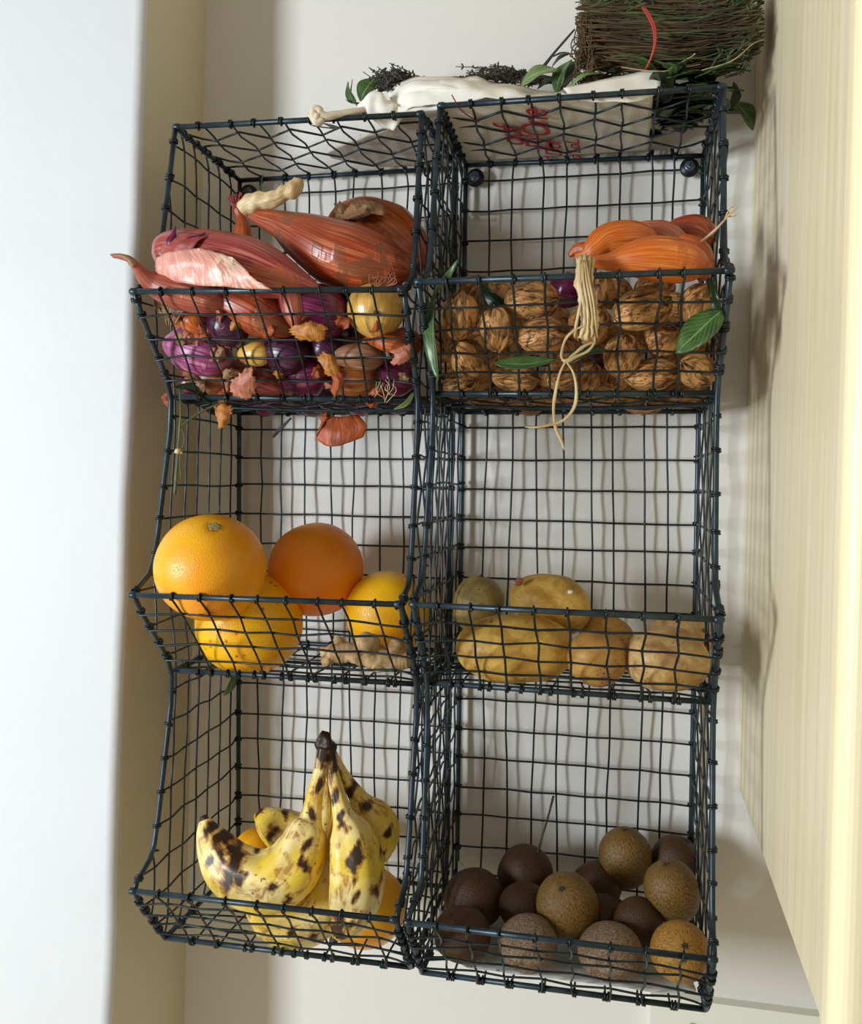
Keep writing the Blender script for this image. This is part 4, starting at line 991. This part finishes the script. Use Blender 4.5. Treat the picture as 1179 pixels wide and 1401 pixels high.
on('shallot', [(328, 486, -.205, 3), (334, 485, -.208, 12), (348, 484, -.21, 17), (362, 485, -.21, 15), (374, 487, -.208, 4)], M_YONION, 'small yellow onion shining through the wires left of centre')
on('onion', [(366, 484, -.205, 4), (372, 482, -.21, 20), (388, 482, -.212, 29), (408, 488, -.21, 28), (424, 496, -.205, 6)], M_DPURPLE, 'dull violet onion with streaky grey skin in the centre')
on('onion', [(390, 520, -.195, 5), (398, 518, -.198, 20), (414, 514, -.2, 30), (434, 512, -.2, 28), (450, 512, -.195, 6)], M_PURPLE, 'violet onion low in the centre above the front rod')
on('shallot', [(334, 520, -.195, 4), (345, 522, -.198, 17), (362, 526, -.2, 21), (382, 532, -.195, 16), (394, 536, -.19, 4)], M_PINK2, 'crimson shallot low between the amber onion and the violet one')
gb = on('garlic_bulb', [(458, 488, -.215, 3), (466, 488, -.22, 12), (482, 487, -.224, 17), (500, 488, -.224, 19), (514, 491, -.22, 15), (524, 494, -.215, 4)], M_GARLIC, 'brown ridged garlic bulb under the golden yellow onion', cat='garlic')
on('onion', [(520, 512, -.20, 4), (528, 512, -.2, 20), (542, 514, -.2, 29), (556, 517, -.197, 24), (568, 520, -.19, 6)], M_PURPLE, 'deep purple onion in the lower right corner')
on('onion', [(448, 520, -.19, 4), (462, 518, -.195, 20), (482, 518, -.197, 27), (505, 518, -.195, 22), (518, 518, -.19, 4)], M_BROWN, 'brown onion low at the right of centre behind torn skins')
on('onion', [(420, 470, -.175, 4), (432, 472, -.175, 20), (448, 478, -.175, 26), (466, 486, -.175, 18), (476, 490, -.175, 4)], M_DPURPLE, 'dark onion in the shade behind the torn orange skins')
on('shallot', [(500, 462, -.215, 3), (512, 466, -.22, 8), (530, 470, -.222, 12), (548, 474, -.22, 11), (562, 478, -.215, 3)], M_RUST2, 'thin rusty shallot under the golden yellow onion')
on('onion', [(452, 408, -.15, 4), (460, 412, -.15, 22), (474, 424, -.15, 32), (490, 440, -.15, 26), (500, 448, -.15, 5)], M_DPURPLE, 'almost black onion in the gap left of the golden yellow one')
# bottom layer on the basket floor
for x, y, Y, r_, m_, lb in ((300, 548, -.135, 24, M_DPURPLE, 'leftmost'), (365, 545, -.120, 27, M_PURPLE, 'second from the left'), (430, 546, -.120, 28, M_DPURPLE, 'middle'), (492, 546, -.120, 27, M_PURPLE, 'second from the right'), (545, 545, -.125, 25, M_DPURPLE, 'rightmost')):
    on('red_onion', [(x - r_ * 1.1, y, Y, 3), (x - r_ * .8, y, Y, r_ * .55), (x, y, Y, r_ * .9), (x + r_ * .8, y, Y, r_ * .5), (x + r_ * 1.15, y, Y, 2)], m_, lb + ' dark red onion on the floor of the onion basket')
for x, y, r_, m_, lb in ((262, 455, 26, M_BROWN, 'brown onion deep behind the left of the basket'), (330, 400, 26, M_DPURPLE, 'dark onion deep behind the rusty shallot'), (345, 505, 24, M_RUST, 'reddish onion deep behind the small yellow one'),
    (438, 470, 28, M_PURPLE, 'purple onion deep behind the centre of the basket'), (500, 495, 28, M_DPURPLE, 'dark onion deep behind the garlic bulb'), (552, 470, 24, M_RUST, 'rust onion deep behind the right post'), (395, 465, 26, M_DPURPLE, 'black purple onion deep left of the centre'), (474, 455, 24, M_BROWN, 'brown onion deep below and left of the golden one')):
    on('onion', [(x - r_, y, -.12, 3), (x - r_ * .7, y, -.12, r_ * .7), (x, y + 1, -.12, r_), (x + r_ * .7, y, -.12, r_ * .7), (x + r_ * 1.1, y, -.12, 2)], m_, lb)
# loose skins, roots and stalks
flake(None, [[(292, 556, -.205), (300, 553, -.210), (318, 553, -.208)], [(294, 568, -.208), (304, 567, -.214), (319, 565, -.210)], [(298, 582, -.205), (303, 588, -.210), (312, 580, -.206)]], M_FLAKE, 'golden dry onion skin poking down under the left of the front rod')
flake(None, [[(440, 566, -.190), (462, 570, -.195), (490, 566, -.192)], [(436, 584, -.198), (462, 590, -.204), (502, 582, -.200)], [(430, 602, -.196), (460, 612, -.202), (498, 598, -.196)]], M_FLAKE2, 'large rust dry onion skin hanging below the front rod')
flake(None, [[(442, 560, -.195), (436, 570, -.198)], [(448, 572, -.200), (440, 582, -.202)], [(438, 590, -.198), (430, 600, -.198)]], M_FLAKE2, 'thin brown strip of skin hanging left of the large rust one')
flake(None, [[(432, 486, -.232), (446, 480, -.236), (456, 486, -.233)], [(438, 500, -.236), (450, 502, -.240), (462, 498, -.236)], [(446, 512, -.230), (456, 518, -.234), (468, 520, -.230)]], M_FLAKE, 'torn golden skin stuck to the wires at the centre')
flake(None, [[(450, 508, -.232), (460, 504, -.235), (470, 510, -.232)], [(454, 520, -.233), (462, 524, -.237), (472, 522, -.232)], [(452, 536, -.226), (458, 544, -.229), (464, 534, -.226)]], M_FLAKE2, 'bright orange torn skin below the golden one at the centre')
flake(None, [[(318, 518, -.226), (330, 510, -.229), (342, 500, -.230)], [(312, 532, -.220), (330, 528, -.226), (350, 522, -.226)], [(322, 544, -.212), (336, 546, -.217), (350, 540, -.216)]], M_FLAKE3, 'pink crumpled onion skin above the front rod left of centre')
flake(None, [[(534, 478, -.230), (550, 474, -.232), (562, 466, -.228)], [(538, 488, -.232), (552, 486, -.235), (564, 480, -.230)], [(530, 498, -.226), (548, 500, -.230), (562, 494, -.226)]], M_FLAKE3, 'pale brown broken skin at the right under the golden onion')
SCR = [M_FLAKE, M_FLAKE2, M_FLAKE3, M_FLAKE2, M_STALK]
for k in range(30):
    x = R.uniform(225, 560); y = R.uniform(425, 552); Y = -.262 + (y - 396) * .00045 + .014; w = R.uniform(7, 17); h = R.uniform(5, 12); a = R.uniform(0, PI); rows = []
    for i in range(3):
        row = []
        for j in range(3):
            u_ = (j - 1) * w * (1 - .4 * abs(i - 1) + R.uniform(-.3, .3)); v_ = (i - 1) * h * (1 + R.uniform(-.4, .4))
            row.append((x + u_ * math.cos(a) - v_ * math.sin(a), y + u_ * math.sin(a) + v_ * math.cos(a), Y + .010 * (abs(i - 1) + abs(j - 1)) * R.uniform(-.1, 1)))
        rows.append(row)
    flake(None, rows, SCR[k % 5], 'small torn scrap of dry papery skin between the onions', group='loose scraps of onion skin')
tu = MB()
for k in range(30):
    x = 212 + R.uniform(0, 44); strand(tu, [(x, 400 + R.uniform(-3, 4), -.225 - R.uniform(0, .015), 2.2), (x + R.uniform(-4, 4), 418, -.232, 2.6), (232 + (x - 232) * .4, 438 + R.uniform(-8, 8), -.232, 1.0)], n=3)
o = tu.build('dried_roots', M_STALK); tag(o, 'tuft of dry shredded brown roots in the upper left corner', 'roots')
b = MB()
for k in range(9):
    x = 515 + 3 * k; strand(b, [(x, 522 + 4 * math.sin(k * 3), -.225, .8), (x + 6 * math.sin(k * 2), 532 + 4 * math.cos(k), -.228, .7), (x + 12 * math.sin(k * 1.3 + 1), 545 + 6 * math.sin(k * 2), -.222, .5)], n=3)
o = b.build('fine_roots', M_STRAW); tag(o, 'fine whitish root hairs caught in the wires at the lower right', 'roots')
gs = empty('green_stalk', P(242, 600, -.222)); tag(gs, 'thin dry green stalk hanging straight down from the left of the onion basket', 'stalk')
b = MB(); strand(b, [(246, 532, -.215, 2.5), (247, 560, -.225, 2.4), (245, 590, -.226, 2.3), (243, 620, -.226, 2.2), (241, 650, -.225, 2.2), (239, 676, -.224, 2.6)])
strand(b, [(246, 582, -.226, 1.6), (252, 600, -.224, 1.3), (246, 625, -.226, 1.2), (248, 655, -.224, .9)]); b.build('stem', M_HAYG, gs)
b = MB(); strand(b, [(247, 584, -.226, 1.8), (265, 570, -.222, 1.7), (290, 556, -.214, 1.8), (312, 548, -.206, 1.6)]); b.build('branch', M_HAYG, gs)
b = smooth_sweep([(240, 619, -.228, 2), (243, 617, -.229, 4), (247, 618, -.228, 3), (249, 621, -.228, 1)], 4, 10); b.build('node', M_STRAW, gs)
b = MB(); strand(b, [(398, 572, -.09, 3), (386, 584, -.09, 3.6), (378, 592, -.09, 3.2), (372, 598, -.09, 3)]); o = b.build('grey_stalk', M_THYME); tag(o, 'short grey green stalk slanting down under the onion basket', 'stalk')
one_leaf('small pale striped leaf poking through the lower right corner', M_LEAF_L, 566, 536, 539, 560, -.214, 9, el=40, fold=.4)
one_leaf('dark green leaf tip in the lower left corner of the onion basket', M_LEAF_D, 236, 530, 290, 552, -.185, 22, el=40)

# ------------------------------------------------------------------ on top of the racks: cloth bag, herbs, bay branches
ZT = .8675
def top(px, py):             # the point of the plane of the top wires seen at (px, py)
    d = CF + (px - 589.5) / FPX * CR - (py - 700.5) / FPX * CU
    return CAM + d * (ZT - CAM[2]) / d[2]
bag = empty('cotton_bag', (.33, -.08, ZT)); tag(bag, 'white cotton drawstring bag with red lettering lying on top of both racks', 'bag')
nx, ny = 100, 34
# outline in plan: back edge near the wall, front edge behind the top rods
_f = [top(448, 212), top(462, 203), top(482, 195), top(508, 186), top(530, 178), top(545, 168)]
bxs = np.array([q[0] for q in _f] + [.23, .27, .32, .38, .43, .47, .497])
frt = np.array([q[1] for q in _f] + [-.152, -.160, -.160, -.158, -.158, -.158, -.156])
bck = np.array([frt[0] + .012, -.030, -.012, -.008, -.008, -.008, -.008, -.008, -.008, -.008, -.008, -.008, -.008])
BX0 = bxs[0]
hgt = np.array([.002, .006, .009, .012, .014, .020, .034, .036, .034, .028, .016, .014, .003])
G = np.zeros((2 * ny, nx, 3))
for j in range(nx):
    x = BX0 + (.497 - BX0) * j / (nx - 1); f_ = np.interp(x, bxs, frt); bk = np.interp(x, bxs, bck); h = np.interp(x, bxs, hgt)
    for i in range(ny):
        t = i / (ny - 1); y = f_ + (bk - f_) * t
        prof_ = (math.sin(PI * min(1, t * 1.6 + .04) * .5) ** .7) * (1 - .35 * t)
        n_ = noise.noise(Vector((x * 34 + y * 12, y * 30, 3))) * .7 + noise.noise(Vector((x * 85, y * 60, 9))) * .35
        edge = min(1, min(t, 1 - t) * 8)
        G[ny - 1 - i, j] = (x, y - .012 * (1 - t) ** 2 * n_, ZT + .0022 + h * prof_ * (1 + .8 * n_) + .0012 * prof_ * math.sin(x * 260 + 9 * n_ + y * 90))
        G[ny + i, j] = (x + .001 * n_, y, ZT + .0012 + .0008 * n_ * edge)
b = MB(); b.sheet(G[:, :, :], .0007); b.build('bag_body', M_CLOTH, bag)
# turned-up corner at the right end and rolled hem at the left end
def clothsheet(rows, nm='fold', amp=.002):
    g = np.array([[P(*q) for q in r_] for r_ in rows]); Gx = np.array([cr(r_, 6) for r_ in g]); Gx = np.array([cr(Gx[:, j], 6) for j in range(Gx.shape[1])]).transpose(1, 0, 2)
    for i in range(Gx.shape[0]):
        for j in range(Gx.shape[1]): Gx[i, j] += amp * noise.noise(Vector(Gx[i, j] * 55)) * np.array((.3, -1, .6))
    b = MB(); b.sheet(Gx, .0009); return b.build(nm, M_CLOTH, bag)
clothsheet([[(770, 122, -.150), (820, 110, -.150), (865, 101, -.148), (902, 95, -.145)], [(778, 130, -.162), (825, 128, -.163), (868, 126, -.160), (903, 119, -.155)], [(790, 136, -.158), (830, 140, -.160), (870, 138, -.158), (893, 131, -.152)]])
clothsheet([[(532, 128, -.120), (548, 118, -.135), (570, 110, -.150), (600, 112, -.155), (640, 118, -.150)], [(538, 145, -.130), (548, 132, -.146), (566, 118, -.158), (600, 120, -.164), (640, 124, -.158)], [(548, 162, -.130), (556, 150, -.146), (562, 136, -.156), (566, 126, -.150), (580, 122, -.140)]], 'rolled_hem')
clothsheet([[(530, 125, -.12), (560, 108, -.13), (610, 106, -.13), (660, 108, -.125), (720, 122, -.115), (770, 128, -.11)], [(536, 140, -.145), (565, 122, -.155), (612, 116, -.158), (662, 120, -.155), (722, 130, -.150), (772, 134, -.145)], [(545, 158, -.150), (570, 146, -.163), (615, 142, -.164), (664, 136, -.163), (722, 136, -.160), (770, 138, -.155)]], 'fold', .004)
# gathered neck, cord and its knot
smooth_sweep([(546, 170, -.14, 14), (532, 158, -.145, 17), (520, 150, -.150, 16), (508, 146, -.152, 15), (497, 146, -.152, 9), (492, 150, -.15, 3)], 6, 24, lump=.6, lump_f=80).build('gathered_neck', M_CLOTH, bag)
cd = smooth_sweep([(505, 150, -.155, 5), (485, 153, -.165, 5), (465, 156, -.172, 5), (446, 159, -.178, 6), (436, 157, -.18, 8)], 6, 14, lump=.15, lump_f=120).build('cord', M_CORD, bag)
b = MB()
for sq in ([(440, 163, -.18, 5), (434, 168, -.182, 5), (428, 160, -.183, 5), (430, 150, -.182, 5), (438, 152, -.18, 6), (440, 160, -.178, 5)], [(424, 152, -.18, 2), (428, 156, -.182, 4), (436, 160, -.184, 5)], [(421, 157, -.18, 2), (428, 160, -.182, 4), (434, 163, -.184, 4)]):
    q = smooth_sweep(sq, 5, 12, lump=.3, lump_f=200); b.add(q.v[0], q.f, q.uv)
b.build('cord_knot', M_CORD, bag)
# red lettering on the underside, read from the wall towards the room
def letters(txt, pos, size, stretch=1.0, par=None):
    cu = bpy.data.curves.new('lettering', 'FONT'); cu.body = txt; cu.size = size; cu.shear = .45; cu.offset = size * .012; cu.extrude = 0; cu.space_character = .92
    ob = bpy.data.objects.new('lettering', cu); col.objects.link(ob)
    dg = bpy.context.evaluated_depsgraph_get(); me = bpy.data.meshes.new_from_object(ob.evaluated_get(dg)); bpy.data.objects.remove(ob)
    n_ = len(me.vertices); v_ = np.zeros(n_ * 3); me.vertices.foreach_get('co', v_); v_ = v_.reshape(-1, 3)
    W = np.stack([pos[0] - v_[:, 1], pos[1] - v_[:, 0] * stretch, np.full(n_, pos[2] - .0018)], 1)
    off = np.array(par['org']); me.vertices.foreach_set('co', (W - off).ravel()); me.update(); me.materials.append(M_INK)
    o = bpy.data.objects.new('lettering', me); col.objects.link(o); o['org'] = list(map(float, off)); o.parent = par; return o
for txt, (ax_, ay_), sz, stt in (('ouf', (718, 197), .038, 1.15), ("D'One", (757, 202), .042, 1.0), ('T Dor', (771, 222), .026, 1.2), ('o LoL', (795, 216), .021, 1.3)):
    q = top(ax_, ay_); letters(txt, (q[0], q[1], ZT - .0006), sz, stt, bag)
b = MB(); b.tube(cr([top(618, 128) + (0, 0, -.0015), top(632, 150) + (0, 0, -.0015), top(655, 165) + (0, 0, -.0015)], 4), .0006, 5); b.build('red_line', M_INK, bag)

def twigs(b, n, f, r=.0006, seg=3):
    for k in range(n):
        p, w = f(k); b.tube(cr(p, 3), w * r, seg, cap=False)
# thyme bundles lying behind the bag
def thyme(cx, cy, w, h, n, label, lean):
    root = empty('thyme_bundle', P(cx, cy + h / 2, -.09)); tag(root, label, 'herbs'); b = MB(); c = MB()
    for k in range(n):
        Y = -.05 - R.random() * .07; x0 = cx + w * (.5 if lean < 0 else -.5) * R.uniform(.5, 1) ; y0 = cy + h * .45 + R.uniform(-4, 6); L = w * R.uniform(.5, 1.02)
        ang = R.uniform(-.05, .95); sx = -1 if lean < 0 else 1
        x1 = x0 + sx * L * math.cos(ang * .6); y1 = y0 - h * .9 * math.sin(ang) * R.uniform(.5, 1)
        m1 = (x0 * .6 + x1 * .4, y0 * .6 + y1 * .4 - R.uniform(-6, 6)); m2 = (x0 * .25 + x1 * .75 + R.uniform(-5, 5), y0 * .25 + y1 * .75 + R.uniform(-6, 6))
        pts = [P(x0, y0, Y), P(*m1, Y), P(*m2, Y - .01), P(x1, y1, Y - .012)]; b.tube(cr(pts, 3), .0005, 3, cap=False)
        for j in range(10):
            t = R.uniform(.25, 1); q = cr(pts, 3)[int(t * 9)]; e = q + np.array((R.uniform(-1, 1), R.uniform(-1, 1), R.uniform(-1, 1))) * .004
            c.tube([q, (q + e) / 2 + (0, 0, .0003), e], [.0004, .0011, .0003], 4, cap=False)
    tag(b.build('twigs', M_TWIGD, root), kind='stuff'); tag(c.build('tiny_leaves', M_THYME, root), kind='stuff')
thyme(556, 98, 88, 46, 90, 'dry grey thyme bundle behind the left end of the cloth bag', -1)
thyme(700, 94, 120, 34, 60, 'sparse dry thyme twigs behind the middle of the cloth bag', -1)
# the large herb bundle with the red twine
hb = empty('herb_bundle', P(915, 105, -.10)); tag(hb, 'large bundle of dried brown herb stalks bound with red twine on top', 'herbs')
b = MB(); c = MB()
for k in range(1100):
    a = R.uniform(0, 2 * PI); q = math.sqrt(R.random()); v0 = q * math.sin(a); Y0 = -.095 + .052 * q * math.cos(a)
    x0 = R.uniform(786, 835) if k % 3 else R.uniform(800, 900); x1 = R.uniform(930, 1046); pts = []
    ph_ = R.uniform(0, 6); am = R.uniform(1, 5)
    for i in range(7):
        t = i / 6; x = x0 + (x1 - x0) * t; X_ = (x - 790) / 255
        cy0 = 50 - 26 * max(0, X_ - .5) ** 1.1 - 6 * (1 - X_); hh = 44 + 14 * math.sin(PI * min(1, X_ * 1.1)) - 22 * max(0, X_ - .75) * 2 + (6 if t in (0, 1) else 0)
        y = cy0 + hh * v0 + am * math.sin(ph_ + t * 5) + R.uniform(-2.5, 2.5)
        if t > .8: y -= R.uniform(0, 14) * (t - .8) * 5
        pts.append(P(x, y, min(-.02, Y0 + .008 * math.sin(ph_ + 3 * t))))
    (b if k % 6 else c).tube(cr(pts, 2), R.uniform(.0004, .0009), 3, cap=False)
for k in range(260):         # curled ends on the left, green feathery tips on top and on the right
    if k < 70:
        x = R.uniform(785, 815); y = R.uniform(20, 110); s_ = -1
        pts = [P(x + 20, y, -.13), P(x, y + R.uniform(-12, 12), -.14), P(x - R.uniform(0, 6), y + R.uniform(8, 22), -.14), P(x + R.uniform(2, 12), y + R.uniform(16, 30), -.135)]
        b.tube(cr(pts, 3), .0008, 3, cap=False)
    else:
        if k < 150: x = R.uniform(800, 1040); y = R.uniform(-12, 16); dx, dy = R.uniform(-18, 18), -R.uniform(6, 26)
        else: x = R.uniform(970, 1024); y = R.uniform(10, 100); dx, dy = R.uniform(8, 26), -R.uniform(15, 60)
        if x + dx > 1036: dx = 1036 - x
        Y = R.uniform(-.14, -.05)
        pts = [P(x - 20, y + 8, Y), P(x, y, Y), P(x + dx * .6, y + dy * .5, Y), P(x + dx, y + dy, Y)]
        c.tube(cr(pts, 3), .0006, 3, cap=False); pp = cr(pts, 3)
        for j in range(12):
            q = pp[R.randrange(3, 10)]; e = q + np.array((R.uniform(-1, 1), R.uniform(-1, 1), R.uniform(-.6, 1))) * .006
            c.tube([q, (q + e) / 2, e], [.0005, .0010, .0003], 4, cap=False)
tag(b.build('stalks', M_HAY, hb), kind='stuff'); tag(c.build('feathery_tips', M_HAYG, hb), kind='stuff')
b = MB()
for ly, dx in ((0, 0), (1, 3)):
    b.tube(cr([P(872 + dx, 2, -.10), P(881 + dx, 14, -.150), P(892 + dx, 35, -.160), (P(895 + dx * .5, 58, -.163)), P(891, 78, -.160), P(884, 93, -.150), P(882, 98, -.12), P(885, 96, -.06), P(890, 50, -.035), P(880, 5, -.05), P(872 + dx, 2, -.10)], 5), .0010, 8)
b.build('red_twine', M_TWINE, hb)
# loose fine straws under the bundle
b = MB()
for sq in ([(850, 92, -.15, .9), (900, 98, -.152, .9), (935, 92, -.152, .9), (958, 88, -.15, .6)], [(915, 95, -.155, .8), (948, 76, -.156, .8), (949, 73, -.156, .5)], [(960, 96, -.15, 1), (1000, 84, -.15, 1), (1030, 60, -.145, .8), (1046, 55, -.14, .4)]): strand(b, sq)
b.build('pale_straws', M_STRAW, hb)
# bay branches
def branch(label, stems, leaves):
    p0 = P(*stems[0][0][:3]); root = empty('bay_branch', p0); tag(root, label, 'branch')
    b = MB()
    for s_ in stems: strand(b, s_)
    b.build('stem', M_TWIGD, root)
    for (mt, a, kw) in leaves: pleaf(*a, **kw).build('leaf', mt, root)
branch('bay branch with two round green leaves at the left end of the bag', [[(488, 144, -.11, 1.6), (480, 130, -.11, 1.4), (482, 108, -.11, .9)], [(520, 150, -.10, 2), (500, 143, -.10, 2), (480, 140, -.11, 1.2), (473, 136, -.11, .6)]],
    [(M_LEAF, (494, 140, 516, 106, -.115, 32), dict(el=60, fold=.1)), (M_LEAF, (488, 142, 476, 112, -.11, 15), dict(el=30)), (M_LEAF_D, (512, 134, 535, 124, -.10, 18), dict(el=40))])
branch('bay branch with broad green leaves behind the middle of the bag', [[(700, 128, -.09, 2.4), (735, 100, -.09, 2.6), (760, 70, -.095, 2.6), (786, 40, -.10, 2.2)], [(755, 78, -.095, 1.5), (768, 72, -.095, 1.2), (778, 72, -.096, .8)]],
    [(M_LEAF_L, (712, 118, 765, 96, -.135, 30), dict(el=50, roll=95, fold=.15)), (M_LEAF, (762, 128, 782, 82, -.13, 26), dict(el=40)), (M_LEAF, (765, 125, 812, 84, -.12, 30), dict(el=50, fold=.3)), (M_LEAF_L, (775, 126, 822, 100, -.14, 13), dict(el=40)),
     (M_LEAF_D, (755, 92, 790, 74, -.10, 18), dict(el=30)), (M_LEAF_D, (790, 128, 838, 104, -.12, 30), dict(el=40)), (M_LEAF_D, (735, 122, 770, 112, -.11, 22), dict(el=40))])
lv = []
for k in range(84):
    lv.append(((R.uniform(.50, .553), R.uniform(-.150, -.030), ZT + .006 + R.random() * .026), R.uniform(0, 2 * PI), R.uniform(44, 66)))
for k in range(10): lv.append(((R.uniform(.42, .50), R.uniform(-.11, -.04), ZT + .034 + R.random() * .012), R.uniform(0, 2 * PI), R.uniform(40, 56)))
root = empty('bay_branch', (.5, -.09, ZT)); tag(root, 'dark bay foliage under the herb bundle at the right end of the top', 'branch')
b = MB(); b.tube(cr([(.44, -.10, ZT + .008), (.49, -.09, ZT + .014), (.54, -.08, ZT + .012), (.585, -.09, ZT + .004)], 5), .0018, 7); b.tube(cr([(.46, -.06, ZT + .008), (.50, -.11, ZT + .012), (.545, -.125, ZT + .010)], 5), .0014, 7); b.build('stem', M_TWIGD, root)
for t_, a, L_ in lv:
    l_ = L_ * .00085; d_ = np.array((math.cos(a), math.sin(a) * .7, R.uniform(-.03, .25))); c0 = np.array(t_); c0[0] = min(.565, c0[0]); e0 = c0 + d_ * l_
    e0[1] = min(-.008, max(-.165, e0[1])); e0[0] = min(e0[0], .590); e0[2] = max(e0[2], ZT + .006)
    leaf_mb(c0, e0, l_ * .5, (R.uniform(-.4, .4), -.5, 1), fold=.2, curl=.06).build('leaf', M_LEAF_D if R.random() < .75 else M_LEAF, root)
pleaf(998, 140, 1030, 178, -.060, 36, el=60, fold=.15).build('leaf', M_LEAF, root)
pleaf(1004, 112, 996, 150, -.070, 20, el=50).build('leaf', M_LEAF_D, root)
pleaf(1005, 150, 1031, 152, -.045, 16, el=40, roll=90).build('leaf', M_LEAF_B, root)
b = MB(); strand(b, [(440, 168, -.10, 1.2), (452, 172, -.10, 3), (462, 176, -.10, 2), (428, 172, -.1, .8), (422, 166, -.1, .5)]); o = b.build('thyme_sprig', M_THYME); tag(o, 'tiny thyme sprig lying on the top wires left of the bag', 'herbs')
